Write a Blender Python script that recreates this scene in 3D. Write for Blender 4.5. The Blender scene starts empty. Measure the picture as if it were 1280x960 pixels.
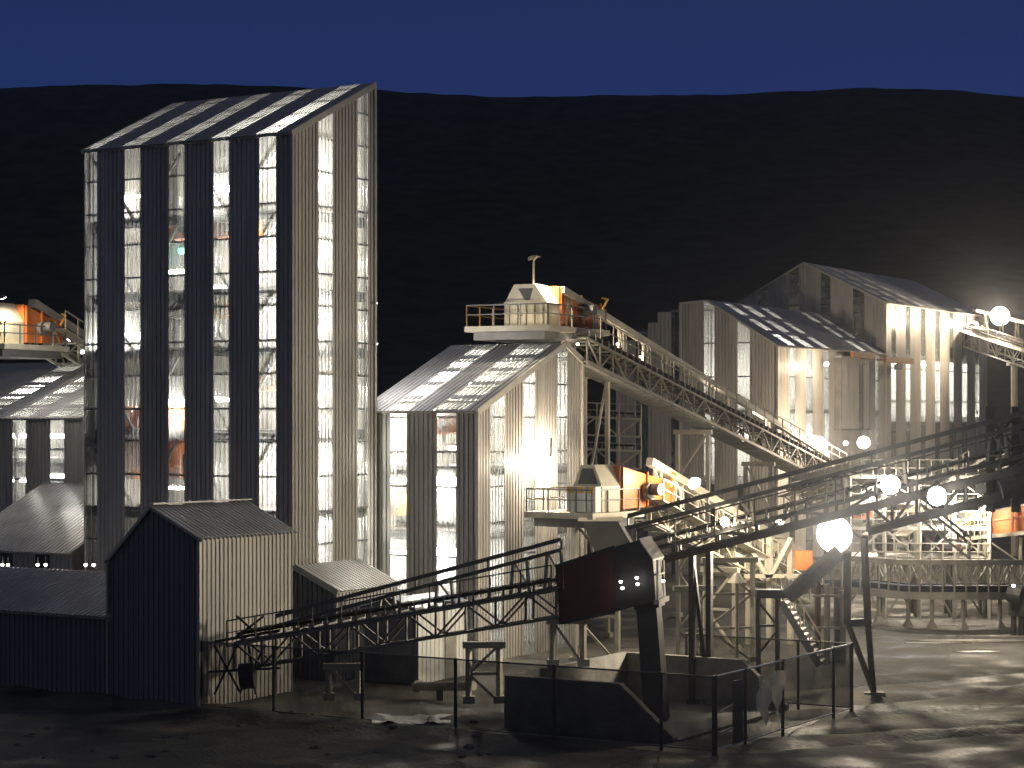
import bpy, math, random
from mathutils import Vector, noise

# ------------------------------------------------------------------ camera, sky, exposure
HAZE = 0.00011
F = 2600.0            # focal length in pixels of the 1280 px wide photograph
H = 11.9              # eye height above the yard
C = bpy.context.scene.collection
sc = bpy.context.scene
cam = bpy.data.objects.new("camera", bpy.data.cameras.new("camera"))
C.objects.link(cam)
cam.location = (0, 0, H)
cam.rotation_euler = (math.pi / 2, 0, 0)
cam.data.sensor_width = 36.0
cam.data.lens = 36.0 * F / 1280.0
cam.data.shift_y = 50.0 / 1280.0
cam.data.clip_end = 6000
sc.camera = cam

w = bpy.data.worlds.new("World")
sc.world = w
w.use_nodes = True
wt = w.node_tree
sky = wt.nodes.new("ShaderNodeTexSky")
sky.sky_type = "NISHITA"
sky.sun_disc = False
sky.sun_elevation = math.radians(-0.5)
sky.sun_rotation = math.radians(0)
sky.ozone_density = 6
sky.dust_density = 0.3
tint = wt.nodes.new("ShaderNodeMix")
tint.data_type = "RGBA"
tint.inputs[0].default_value = 0.86
tc = wt.nodes.new("ShaderNodeTexCoord")
sx = wt.nodes.new("ShaderNodeSeparateXYZ")
wt.links.new(tc.outputs["Generated"], sx.inputs[0])
grad = wt.nodes.new("ShaderNodeValToRGB")
ce = grad.color_ramp.elements
ce[0].position, ce[0].color = 0.0, (0.17, 0.33, 1.20, 1)
ce[1].position, ce[1].color = 1.0, (0.60, 0.63, 0.70, 1)
for ps, cl in ((0.15, (0.16, 0.34, 1.34, 1)), (0.22, (0.155, 0.28, 0.98, 1)), (0.45, (0.42, 0.48, 0.64, 1))):
    e_ = ce.new(ps)
    e_.color = cl
wt.links.new(sx.outputs[2], grad.inputs[0])
# last grey afterglow on the side of the sky behind the viewer
back = wt.nodes.new("ShaderNodeMapRange")
back.inputs[1].default_value = 0.1
back.inputs[2].default_value = -0.5
wt.links.new(sx.outputs[1], back.inputs[0])
glow = wt.nodes.new("ShaderNodeMix")
glow.data_type = "RGBA"
glow.inputs[7].default_value = (0.60, 0.70, 1.05, 1)
wt.links.new(back.outputs[0], glow.inputs[0])
wt.links.new(grad.outputs[0], glow.inputs[6])
wt.links.new(glow.outputs[2], tint.inputs[7])
wt.links.new(sky.outputs[0], tint.inputs[6])
wt.links.new(tint.outputs[2], wt.nodes["Background"].inputs[0])
wt.nodes["Background"].inputs[1].default_value = 0.10

sc.view_settings.view_transform = "Standard"
sc.view_settings.look = "None"
sc.view_settings.exposure = 0.0
sc.view_settings.gamma = 1.0
sc.render.engine = "CYCLES"
sc.cycles.use_denoising = True
sc.cycles.max_bounces = 7
sc.cycles.diffuse_bounces = 3
sc.cycles.glossy_bounces = 2
sc.cycles.transmission_bounces = 4
sc.cycles.transparent_max_bounces = 12
sc.cycles.sample_clamp_indirect = 6.0
sc.cycles.caustics_reflective = False
sc.cycles.caustics_refractive = False

R = random.Random(7)
A = Vector((0.515, 0.857, 0)).normalized()       # receding to the right
B = Vector((-0.857, 0.515, 0)).normalized()      # receding to the left
U = Vector((0, 0, 1))


def P(px, py, d):
    """a world point from where its ray leaves the eye and how far off it stands"""
    return Vector(((px - 640.0) / F * d, d, H + (530.0 - py) / F * d))


def G(px, d, z=0.0):
    return Vector(((px - 640.0) / F * d, d, z))


def along(px, c, u):
    k = (px - 640.0) / F
    return (k * c.y - c.x) / (u.x - k * u.y)


# ------------------------------------------------------------------ materials
def mat(name, col, rough=0.55, metal=0.0, var=0.18, scale=1.5, bump=0.0, bscale=20.0, streak=False, spec=0.4):
    m = bpy.data.materials.new(name)
    m.use_nodes = True
    t = m.node_tree
    b = t.nodes["Principled BSDF"]
    b.inputs["Roughness"].default_value = rough
    b.inputs["Metallic"].default_value = metal
    b.inputs["Specular IOR Level"].default_value = spec
    geo = t.nodes.new("ShaderNodeNewGeometry")
    mp = t.nodes.new("ShaderNodeMapping")
    mp.inputs["Scale"].default_value = (1, 1, 0.15) if streak else (1, 1, 1)
    t.links.new(geo.outputs["Position"], mp.inputs["Vector"])
    n = t.nodes.new("ShaderNodeTexNoise")
    n.inputs["Scale"].default_value = scale
    n.inputs["Detail"].default_value = 6
    t.links.new(mp.outputs[0], n.inputs["Vector"])
    r = t.nodes.new("ShaderNodeValToRGB")
    r.color_ramp.elements[0].position = 0.3
    r.color_ramp.elements[1].position = 0.7
    c = Vector(col)
    r.color_ramp.elements[0].color = (*(c * (1 - var)), 1)
    r.color_ramp.elements[1].color = (*(c * (1 + var)), 1)
    t.links.new(n.outputs["Fac"], r.inputs[0])
    oi = t.nodes.new("ShaderNodeObjectInfo")
    om = t.nodes.new("ShaderNodeMapRange")
    om.inputs[3].default_value = 0.86
    om.inputs[4].default_value = 1.10
    t.links.new(oi.outputs["Random"], om.inputs[0])
    vm = t.nodes.new("ShaderNodeVectorMath")
    vm.operation = "SCALE"
    t.links.new(r.outputs[0], vm.inputs[0])
    t.links.new(om.outputs[0], vm.inputs["Scale"])
    t.links.new(vm.outputs[0], b.inputs["Base Color"])
    mr = t.nodes.new("ShaderNodeMapRange")
    mr.inputs[3].default_value = max(0.05, rough - 0.12)
    mr.inputs[4].default_value = min(1, rough + 0.12)
    t.links.new(n.outputs["Fac"], mr.inputs[0])
    t.links.new(mr.outputs[0], b.inputs["Roughness"])
    if bump:
        n2 = t.nodes.new("ShaderNodeTexNoise")
        n2.inputs["Scale"].default_value = bscale
        n2.inputs["Detail"].default_value = 8
        t.links.new(geo.outputs["Position"], n2.inputs["Vector"])
        bp = t.nodes.new("ShaderNodeBump")
        bp.inputs["Strength"].default_value = bump
        bp.inputs["Distance"].default_value = 0.12
        t.links.new(n2.outputs["Fac"], bp.inputs["Height"])
        t.links.new(bp.outputs[0], b.inputs["Normal"])
    return m


def emitter(name, col, s):
    m = bpy.data.materials.new(name)
    m.use_nodes = True
    b = m.node_tree.nodes["Principled BSDF"]
    b.inputs["Base Color"].default_value = (0.8, 0.8, 0.8, 1)
    b.inputs["Emission Color"].default_value = (*col, 1)
    b.inputs["Emission Strength"].default_value = s
    return m


def polycarb(name, clear, tintc=(0.86, 0.9, 0.9)):
    m = bpy.data.materials.new(name)
    m.use_nodes = True
    t = m.node_tree
    t.nodes.remove(t.nodes["Principled BSDF"])
    out = t.nodes["Material Output"]
    tr = t.nodes.new("ShaderNodeBsdfTranslucent")
    tr.inputs[0].default_value = (*tintc, 1)
    tp = t.nodes.new("ShaderNodeBsdfTransparent")
    tp.inputs[0].default_value = (0.9, 0.93, 0.93, 1)
    gl = t.nodes.new("ShaderNodeBsdfGlossy")
    gl.inputs["Roughness"].default_value = 0.15
    df = t.nodes.new("ShaderNodeBsdfDiffuse")
    df.inputs[0].default_value = (0.45, 0.46, 0.45, 1)
    geo = t.nodes.new("ShaderNodeNewGeometry")
    n = t.nodes.new("ShaderNodeTexNoise")
    n.inputs["Scale"].default_value = 0.9
    n.inputs["Detail"].default_value = 5
    t.links.new(geo.outputs["Position"], n.inputs["Vector"])
    mr = t.nodes.new("ShaderNodeMapRange")
    mr.inputs[1].default_value = 0.3
    mr.inputs[2].default_value = 0.7
    mr.inputs[3].default_value = clear - 0.07
    mr.inputs[4].default_value = clear + 0.07
    t.links.new(n.outputs["Fac"], mr.inputs[0])
    m1 = t.nodes.new("ShaderNodeMixShader")
    t.links.new(mr.outputs[0], m1.inputs[0])
    m0 = t.nodes.new("ShaderNodeMixShader")
    m0.inputs[0].default_value = 0.25
    t.links.new(tr.outputs[0], m0.inputs[1])
    t.links.new(df.outputs[0], m0.inputs[2])
    t.links.new(m0.outputs[0], m1.inputs[1])
    t.links.new(tp.outputs[0], m1.inputs[2])
    m2 = t.nodes.new("ShaderNodeMixShader")
    m2.inputs[0].default_value = 0.06
    t.links.new(m1.outputs[0], m2.inputs[1])
    t.links.new(gl.outputs[0], m2.inputs[2])
    t.links.new(m2.outputs[0], out.inputs[0])
    return m


def netting(name, cover, col):
    m = bpy.data.materials.new(name)
    m.use_nodes = True
    t = m.node_tree
    b = t.nodes["Principled BSDF"]
    b.inputs["Base Color"].default_value = (*col, 1)
    b.inputs["Roughness"].default_value = 0.7
    tp = t.nodes.new("ShaderNodeBsdfTransparent")
    geo = t.nodes.new("ShaderNodeNewGeometry")
    n = t.nodes.new("ShaderNodeTexNoise")
    n.inputs["Scale"].default_value = 0.8
    n.inputs["Detail"].default_value = 4
    t.links.new(geo.outputs["Position"], n.inputs["Vector"])
    mr = t.nodes.new("ShaderNodeMapRange")
    mr.inputs[1].default_value = 0.3
    mr.inputs[2].default_value = 0.7
    mr.inputs[3].default_value = cover - 0.12
    mr.inputs[4].default_value = cover + 0.12
    t.links.new(n.outputs["Fac"], mr.inputs[0])
    mx = t.nodes.new("ShaderNodeMixShader")
    t.links.new(mr.outputs[0], mx.inputs[0])
    t.links.new(tp.outputs[0], mx.inputs[1])
    t.links.new(b.outputs[0], mx.inputs[2])
    t.links.new(mx.outputs[0], t.nodes["Material Output"].inputs[0])
    return m


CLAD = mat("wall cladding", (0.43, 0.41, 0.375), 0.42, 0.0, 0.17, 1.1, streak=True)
SHADECLAD = mat("shaded cladding", (0.20, 0.205, 0.215), 0.5, 0.0, 0.12, 0.9, streak=True)  # darker copy of the wall cladding, shade of unlit walls in its colour
ROOF = mat("roof cladding", (0.40, 0.40, 0.43), 0.34, 0.25, 0.15, 0.7)
TRIM = mat("flashing", (0.46, 0.44, 0.39), 0.45, 0.1, 0.1, 2)
POLY = polycarb("polycarbonate", 0.72)
POLYROOF = polycarb("roof polycarbonate", 0.3)
CREAM = mat("cream steel", (0.52, 0.48, 0.38), 0.5, 0.0, 0.16, 1.2)
GALV = mat("galvanised steel", (0.36, 0.35, 0.32), 0.45, 0.3, 0.2, 1.5)
DARK = mat("dark steel", (0.055, 0.055, 0.058), 0.5, 0.1, 0.25, 1.5)
MID = mat("grey steel", (0.16, 0.155, 0.15), 0.5, 0.1, 0.25, 1.5)
ORANGE = mat("orange paint", (0.58, 0.17, 0.04), 0.45, 0.0, 0.14, 1.3)
BROWN = mat("rusty orange paint", (0.30, 0.12, 0.035), 0.6, 0.0, 0.25, 2.0)
YELLOW = mat("yellow paint", (0.75, 0.42, 0.08), 0.5, 0.0, 0.14, 1.3)
REDBROWN = mat("red brown paint", (0.10, 0.034, 0.027), 0.6, 0.0, 0.2, 1.1)
RUBBER = mat("belt rubber", (0.03, 0.03, 0.032), 0.75)
BLUEBELT = mat("blue grey liner", (0.07, 0.08, 0.12), 0.6)
CONC = mat("concrete", (0.26, 0.25, 0.23), 0.85, 0, 0.25, 1.2, 0.3, 9)
OLIVE = mat("weathered steel", (0.27, 0.25, 0.20), 0.5, 0.1, 0.2, 1.2)
WHITE = mat("white paint", (0.68, 0.69, 0.66), 0.5, 0, 0.08, 0.8)
BLUE = mat("blue grey paint", (0.10, 0.14, 0.22), 0.4, 0, 0.2, 0.9)
NET = netting("wire mesh", 0.30, (0.05, 0.05, 0.05))
SHEET = mat("plastic sheet", (0.62, 0.60, 0.56), 0.4, 0, 0.2, 3)

def translucent_sheet():
    m = polycarb("ragged translucent sheet", 0.1, (0.8, 0.78, 0.72))
    return m


LIGHTSHEET = translucent_sheet()
STONE = mat("stone", (0.16, 0.15, 0.14), 0.9, 0, 0.3, 4, 0.4, 12)
LENS = emitter("lamp glass", (1.0, 0.93, 0.80), 12)
LENSW = emitter("white lamp glass", (1.0, 0.97, 0.92), 14)
BULB = emitter("small lamp glass", (1.0, 0.92, 0.78), 12)
TEALM = emitter("teal lamp glass", (0.15, 0.9, 0.75), 2.5)


# ------------------------------------------------------------------ mesh builder
class M:
    def __init__(s):
        s.v, s.f = [], []

    def poly(s, pts):
        i = len(s.v)
        s.v += [Vector(p) for p in pts]
        s.f.append(list(range(i, i + len(pts))))
        return s

    def box(s, o, a, b, c):
        o, a, b, c = Vector(o), Vector(a), Vector(b), Vector(c)
        i = len(s.v)
        s.v += [o, o + a, o + a + b, o + b, o + c, o + a + c, o + a + b + c, o + b + c]
        q = [(0, 3, 2, 1), (4, 5, 6, 7), (0, 1, 5, 4), (1, 2, 6, 5), (2, 3, 7, 6), (3, 0, 4, 7)]
        if a.cross(b).dot(c) < 0:
            q = [t[::-1] for t in q]
        s.f += [[i + k for k in t] for t in q]
        return s

    def cbox(s, c, a, b, h):
        c, a, b, h = Vector(c), Vector(a), Vector(b), Vector(h)
        return s.box(c - a / 2 - b / 2 - h / 2, a, b, h)

    def beam(s, p, q, wd, ht=None, up=None):
        p, q = Vector(p), Vector(q)
        ht = ht or wd
        d = q - p
        if d.length < 1e-5:
            return s
        dn = d.normalized()
        up = Vector(up) if up else (U if abs(dn.z) < 0.95 else A)
        side = dn.cross(up).normalized()
        top = side.cross(dn).normalized()
        return s.box(p - side * wd / 2 - top * ht / 2, d, side * wd, top * ht)

    def tube(s, p, q, r, n=8, r2=None):
        p, q = Vector(p), Vector(q)
        r2 = r if r2 is None else r2
        d = (q - p).normalized()
        a = d.cross(U if abs(d.z) < 0.95 else A).normalized()
        b = d.cross(a)
        i = len(s.v)
        for c, rr in ((p, r), (q, r2)):
            for k in range(n):
                t = 2 * math.pi * k / n
                s.v.append(c + a * math.cos(t) * rr + b * math.sin(t) * rr)
        for k in range(n):
            s.f.append([i + k, i + n + k, i + n + (k + 1) % n, i + (k + 1) % n])
        s.f.append([i + k for k in range(n)])
        s.f.append([i + n + k for k in range(n)][::-1])
        return s

    def path(s, pts, r, n=6):
        for a, b in zip(pts, pts[1:]):
            s.tube(a, b, r, n)
        return s

    def prism(s, pts, ext):
        ext = Vector(ext)
        n, i = len(pts), len(s.v)
        s.v += [Vector(p) for p in pts] + [Vector(p) + ext for p in pts]
        s.f.append([i + k for k in range(n)])
        s.f.append([i + n + k for k in range(n)][::-1])
        for k in range(n):
            s.f.append([i + k, i + n + k, i + n + (k + 1) % n, i + (k + 1) % n])
        return s

    def ball(s, c, r, seg=10, rings=6, sq=(1, 1, 1), rnd=0):
        c = Vector(c)
        i = len(s.v)
        for a in range(rings + 1):
            th = math.pi * a / rings
            for b in range(seg):
                ph = 2 * math.pi * b / seg
                k = r * (1 + (R.uniform(-rnd, rnd) if rnd else 0))
                s.v.append(c + Vector((math.sin(th) * math.cos(ph) * sq[0], math.sin(th) * math.sin(ph) * sq[1], math.cos(th) * sq[2])) * k)
        for a in range(rings):
            for b in range(seg):
                s.f.append([i + a * seg + b, i + (a + 1) * seg + b, i + (a + 1) * seg + (b + 1) % seg, i + a * seg + (b + 1) % seg])
        return s

    def ribs(s, o, u, n, s0, s1, lo, hi, pitch=0.28, dep=0.06):
        """corrugated sheet: profile along u from s0 to s1, running from lo(s) to hi(s) (points), ribs standing out along n"""
        prof = [(0, 0), (0.18, 0), (0.19, -1), (0.27, -1), (0.28, 0)]
        k = pitch / 0.28
        pts = []
        x = s0
        done = False
        while not done:
            for a, b in prof[:-1]:
                t = x + a * k
                if t >= s1:
                    pts.append((s1, b))
                    done = True
                    break
                pts.append((t, b))
            x += pitch
        i = len(s.v)
        for t, b in pts:
            off = n * (b * dep)
            s.v.append(lo(t) + off)
            s.v.append(hi(t) + off)
        for k2 in range(len(pts) - 1):
            j = i + 2 * k2
            s.f.append([j, j + 2, j + 3, j + 1])
        return s

    def build(s, name, m, parent=None, smooth=False):
        off = parent["_w"] if False else (ORG.get(parent.name, Vector((0, 0, 0))) if parent else Vector((0, 0, 0)))
        me = bpy.data.meshes.new(name)
        if parent is None:
            xs = [v.x for v in s.v]
            ys = [v.y for v in s.v]
            off = Vector(((min(xs) + max(xs)) / 2, (min(ys) + max(ys)) / 2, min(v.z for v in s.v)))
        me.from_pydata([tuple(v - off) for v in s.v], [], s.f)
        me.materials.append(m)
        if smooth:
            for p in me.polygons:
                p.use_smooth = True
        me.update()
        o = bpy.data.objects.new(name, me)
        C.objects.link(o)
        if parent is None:
            o.location = off
        else:
            o.parent = parent
        ORG[o.name] = off
        return o


ORG = {}


def tag(o, label, cat, group=None, kind=None):
    if label:
        o["label"] = label
    if cat:
        o["category"] = cat
    if group:
        o["group"] = group
    if kind:
        o["kind"] = kind
    return o


def thing(name, label, cat, loc, group=None):
    o = bpy.data.objects.new(name, None)
    C.objects.link(o)
    o.location = loc
    o.empty_display_size = 0.3
    ORG[o.name] = Vector(loc)
    return tag(o, label, cat, group)


def light(parent, pos, power, col=(1, 0.86, 0.66), size=0.15, aim=None, angle=160, blend=0.6):
    kind = "SPOT" if aim is not None else "POINT"
    l = bpy.data.lights.new("lamp_light", kind)
    l.energy = power
    l.color = col
    l.shadow_soft_size = size
    if aim is not None:
        l.spot_size = math.radians(angle)
        l.spot_blend = blend
    o = bpy.data.objects.new("lamp_light", l)
    C.objects.link(o)
    o.parent = parent
    o.location = Vector(pos) - ORG[parent.name]
    if aim is not None:
        o.rotation_euler = Vector(aim).to_track_quat("-Z", "Y").to_euler()
    return o


WARM = (1.0, 0.855, 0.63)
PEACH = (1.0, 0.80, 0.56)
COOL = (1.0, 0.93, 0.82)


def floodlight(pos, face, label, r=0.3, power=0, col=WARM, aim=None, angle=160, group="floodlights of the plant", lens=LENS, bracket=None, pt=None):
    """a round floodlight: bowl housing, glass, bracket; its own light leaves from just before the glass"""
    pos, face = Vector(pos), Vector(face).normalized()
    t = thing("floodlight", label, "floodlight", pos - U * r, group)
    M().tube(pos - face * 0.9 * r, pos, r * 0.45, 14, r * 1.06).build("housing", MID, t)
    g = M()
    side = face.cross(U).normalized()
    up = side.cross(face)
    ring = [[pos + face * (0.02 + hgt) + (side * math.cos(k * math.pi / 8) + up * math.sin(k * math.pi / 8)) * r * f for k in range(16)] for f, hgt in ((1.0, 0), (0.75, 0.12 * r), (0.4, 0.2 * r))]
    for a, b in zip(ring, ring[1:]):
        for k in range(16):
            g.poly([a[k], a[(k + 1) % 16], b[(k + 1) % 16], b[k]])
    g.poly(ring[-1])
    g.build("glass", lens, t)
    if bracket is not None:
        M().path([pos - face * 0.6 * r, Vector(bracket)], 0.05).build("bracket", MID, t)
    if power:
        lp = Vector(pt) if pt is not None else pos + face * (0.35 * r + 0.12)
        light(t, lp, power, col, max(0.2, r * 1.2), aim, angle)
    return t


def bulb(pos, label, r=0.09, power=0, col=WARM, group="small bulkhead lamps", hang=0.35, m=BULB):
    pos = Vector(pos)
    t = thing("bulkhead_lamp", label, "lamp", pos, group)
    M().ball(pos, r, 10, 6).build("globe", m, t, True)
    M().tube(pos + U * r * 0.6, pos + U * (r + 0.09), r * 0.8, 8, r * 0.4).tube(pos + U * (r + 0.08), pos + U * (r + hang), 0.025, 6).build("fitting", MID, t)
    if power:
        light(t, pos - U * (r + 0.1), power, col, 0.12)
    return t


def tubelamp(pos, u, label, power, col=COOL, group="lamps inside the buildings", ln=1.3, rr=0.11):
    pos, u = Vector(pos), Vector(u).normalized()
    t = thing("tube_lamp", label, "lamp", pos, group)
    M().tube(pos - u * ln / 2, pos + u * ln / 2, rr, 8).build("tube", LENSW, t)
    M().cbox(pos + U * (rr + 0.06), u * ln * 1.06, u.cross(U) * rr * 2.6, U * 0.1).build("fitting", WHITE, t)
    light(t, pos - U * (rr + 0.12), power, col, 0.25)
    return t


# ------------------------------------------------------------------ sheds clad in vertical strips
def complement(strips, a, b):
    out, x = [], a
    for s in sorted(strips):
        if s[0] > x + 0.02:
            out.append((x, s[0]))
        x = max(x, s[1])
    if x < b - 0.02:
        out.append((x, b))
    return out


def zprof(prof, s):
    if s <= prof[0][0]:
        return prof[0][1]
    for (a, za), (b, zb) in zip(prof, prof[1:]):
        if s <= b:
            return za + (zb - za) * (s - a) / (b - a)
    return prof[-1][1]


def shed(name, label, cat, c, g, e, prof, LE, zb=0.0, sg=(), se=(), rs=(), clad_g=None, clad_e=None, roofm=None,
         girt=1.65, girt0=None, floors=(), back=True, over=0.22, pitch=0.28, cols=True, trimw=0.3, drop=None, poly=None, braces=(), segs=False):
    c = Vector((c[0], c[1], 0))
    t = thing(name, label, cat, c + U * zb)
    clad_g, clad_e, roofm, poly = clad_g or CLAD, clad_e or CLAD, roofm or ROOF, poly or POLY
    W = prof[-1][0]
    pt = lambda s, l, z: c + g * s + e * l + U * z
    drop = drop or {}

    def face(strips, o, u, n, L, zt, cm):
        for a, b in complement(strips, 0, L):
            d = drop.get((round(a, 1), n == -e), 0)
            M().ribs(o, u, n, a, b, lambda s: o + u * s + U * zb, lambda s: o + u * s + U * (zt(s) - d), pitch).build("wall_panel", cm, t)
        for st in strips:
            a, b = st[0], st[1]
            z0 = st[2] if len(st) > 2 else zb
            z1 = st[3] if len(st) > 3 else 999
            M().ribs(o, u, n, a, b, lambda s: o + u * s + U * z0 - n * 0.012, lambda s: o + u * s + U * min(z1, zt(s)) - n * 0.012, pitch).build("light_strip", poly, t)
            if z0 > zb + 0.1:
                M().ribs(o, u, n, a, b, lambda s: o + u * s + U * zb, lambda s: o + u * s + U * z0, pitch).build("wall_panel", cm, t)
    gz = lambda s: zprof(prof, s)
    face(sg, c, g, -e, W, gz, clad_g)
    face(se, c, e, -g, LE, lambda s: prof[0][1], clad_e)
    if back:
        face((), c + e * LE, g, e, W, gz, clad_g)
        face((), c + g * W, e, g, LE, lambda s: prof[-1][1], clad_e)
    # roof sheets run down each slope
    for (s0, z0), (s1, z1) in zip(prof, prof[1:]):
        sl = (g * (s1 - s0) + U * (z1 - z0)).normalized()
        nn = e.cross(sl)
        if nn.z < 0:
            nn = -nn
        a0 = pt(s0, 0, z0) - sl * (over if s0 == 0 else 0)
        a1 = pt(s1, 0, z1) + sl * (over if s1 == W else 0)
        if s0 == 0 or s1 == W:
            pass
        lift = nn * 0.07
        for a, b in complement(rs, -0.1, LE + 0.1):
            M().ribs(a0, e, nn, a, b, lambda s: a0 + e * s + lift, lambda s: a1 + e * s + lift, pitch).build("roof_panel", roofm, t)
        for a, b in [r[:2] for r in rs]:
            ns = max(1, int((s1 - s0) / 1.5)) if segs else 1
            for k in range(ns):
                k0, k1 = (k + (0.14 if segs else 0)) / ns, (k + (0.86 if segs else 1)) / ns
                b0, b1 = a0.lerp(a1, k0), a0.lerp(a1, k1)
                M().ribs(b0, e, nn, a, b, lambda s: b0 + e * s + lift, lambda s: b1 + e * s + lift, pitch).build("skylight", POLYROOF, t)
                if segs:
                    c0, c1 = a0.lerp(a1, k1), a0.lerp(a1, min(1, k1 + 0.28 / ns))
                    if k == 0:
                        d1 = a0.lerp(a1, k0)
                        M().ribs(a0, e, nn, a, b, lambda s: a0 + e * s + lift, lambda s: d1 + e * s + lift, pitch).build("roof_panel", roofm, t)
                    M().ribs(c0, e, nn, a, b, lambda s: c0 + e * s + lift, lambda s: c1 + e * s + lift, pitch).build("roof_panel", roofm, t)
        # verge flashing on the gable and purlins under the sheets
        M().beam(pt(s0, -0.12, z0) - sl * (over if s0 == 0 else 0) + nn * 0.0, pt(s1, -0.12, z1) + nn * 0.0, 0.1, trimw, nn).build("flashing", TRIM, t)
        n_p = max(2, int((s1 - s0) / 1.5))
        for k in range(n_p):
            q = pt(s0, 0.15, z0) + (pt(s1, 0.15, z1) - pt(s0, 0.15, z0)) * ((k + 0.6) / n_p) - nn * 0.03
            M().beam(q, q + e * (LE - 0.3), 0.1, 0.16, nn).build("purlin", MID, t)
    M().beam(pt(-0.06, -0.1, prof[0][1] - 0.06), pt(-0.06, LE + 0.1, prof[0][1] - 0.06), 0.14, 0.16).build("gutter", TRIM, t)
    M().beam(pt(-0.03, -0.03, zb), pt(-0.03, -0.03, prof[0][1] - 0.1), 0.16).build("corner_flashing", TRIM, t)
    M().beam(pt(W + 0.03, -0.03, zb), pt(W + 0.03, -0.03, prof[-1][1] - 0.1), 0.16).build("corner_flashing", TRIM, t)
    if girt:
        z = girt0 or zb + girt
        while z < max(p[1] for p in prof) - 0.3:
            ss = [s * W / 60 for s in range(61) if zprof(prof, s * W / 60) > z + 0.1]
            if sg and ss:
                M().beam(pt(ss[0] + 0.1, 0.14, z), pt(ss[-1] - 0.1, 0.14, z), 0.1, 0.09).build("girt", DARK, t)
            if se and z < prof[0][1] - 0.2:
                M().beam(pt(0.14, 0.1, z), pt(0.14, LE - 0.1, z), 0.1, 0.09).build("girt", DARK, t)
            z += girt
    for z in floors:
        M().box(pt(0.3, 0.3, z - 0.14), g * (W - 0.6), e * (LE - 0.6), U * 0.14).build("floor_deck", MID, t)
        for (q0, q1) in ((pt(0.36, 0.3, z - 0.34), pt(0.36, LE - 0.3, z - 0.34)), (pt(0.3, 0.36, z - 0.34), pt(W - 0.3, 0.36, z - 0.34))):
            M().beam(q0, q1, 0.14, 0.36).build("floor_beam", MID, t)
    if cols:
        nE = max(2, int(LE / 4.5) + 1)
        for k in range(nE):
            l = 0.35 + (LE - 0.7) * k / (nE - 1)
            for s in (0.4, W - 0.4):
                M().beam(pt(s, l, zb), pt(s, l, zprof(prof, s) - 0.3), 0.2).build("column", MID, t)
    for (l0, z0, l1, z1) in braces:
        M().beam(pt(0.34, l0, z0), pt(0.34, l1, z1), 0.13).build("brace", MID, t)
    return t, pt


def pxs(c, u, lst):
    """strip edges given by where they are seen, as distances along a wall"""
    c = Vector((c[0], c[1], 0))
    return [(along(a, c, u), along(b, c, u)) if along(a, c, u) < along(b, c, u) else (along(b, c, u), along(a, c, u)) for a, b in lst]


# ---- ground, hill, road ruts
def ground_wet(x, y):
    """how much of the spot is churned, wet mud in the wheel tracks"""
    if x < 4 or y < 55 or y > 125:
        return 0.0
    v = 0.0
    for k, off in enumerate((-3.4, -1.5, 1.2, 3.2, 6.0)):
        c = (x - 15) * 0.42 - (y - 84) * 0.9 + off * 1.6 + 0.9 * math.sin(x * 0.14 + k)
        c += 0.5 * noise.noise(Vector((x * 0.4, y * 0.4, k)))
        v = max(v, math.exp(-(c / 0.8) ** 2) * (0.75 + 0.5 * noise.noise(Vector((x * 0.3, y * 0.3, 7 + k)))))
    return max(0.0, min(1.0, v * min(1, (x - 4) / 5)))


def ground_h(x, y):
    h = 0.10 * noise.noise(Vector((x * 0.13, y * 0.13, 0.3))) + 0.05 * noise.noise(Vector((x * 0.5, y * 0.5, 2.0))) + 0.02 * noise.noise(Vector((x * 1.7, y * 1.7, 5.0)))
    # bank of loose stone below the small shed and along the fence
    b = max(0.0, 1 - abs((x + 9) * 0.515 + (y - 84.0) * 0.857) / 2.2) * max(0.0, min(1, (2 - x) / 6))
    h += 0.35 * b * (0.7 + 0.6 * noise.noise(Vector((x * 0.7, y * 0.7, 9))))
    # wheel ruts on the road that runs off to the right
    for k, off in enumerate((-3.4, -1.5, 1.2, 3.2, 6.0)):
        c = (x - 15) * 0.42 - (y - 84) * 0.9 + off * 1.6 + 0.9 * math.sin(x * 0.14 + k)
        if x > 6:
            h -= 0.22 * math.exp(-(c / 0.55) ** 2) * min(1, (x - 6) / 5)
            h += 0.09 * math.exp(-((c - 0.95) / 0.4) ** 2) * min(1, (x - 6) / 5)
    for bx, by, br, bh in ((24.5, 92, 3.5, 0.5), (14.5, 91.0, 2.2, 0.35), (27, 84, 4, 0.45), (31, 98, 4, 0.4)):
        h += bh * math.exp(-((x - bx) ** 2 / br ** 2 + (y - by) ** 2 / (br * 0.45) ** 2))
    return h


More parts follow.
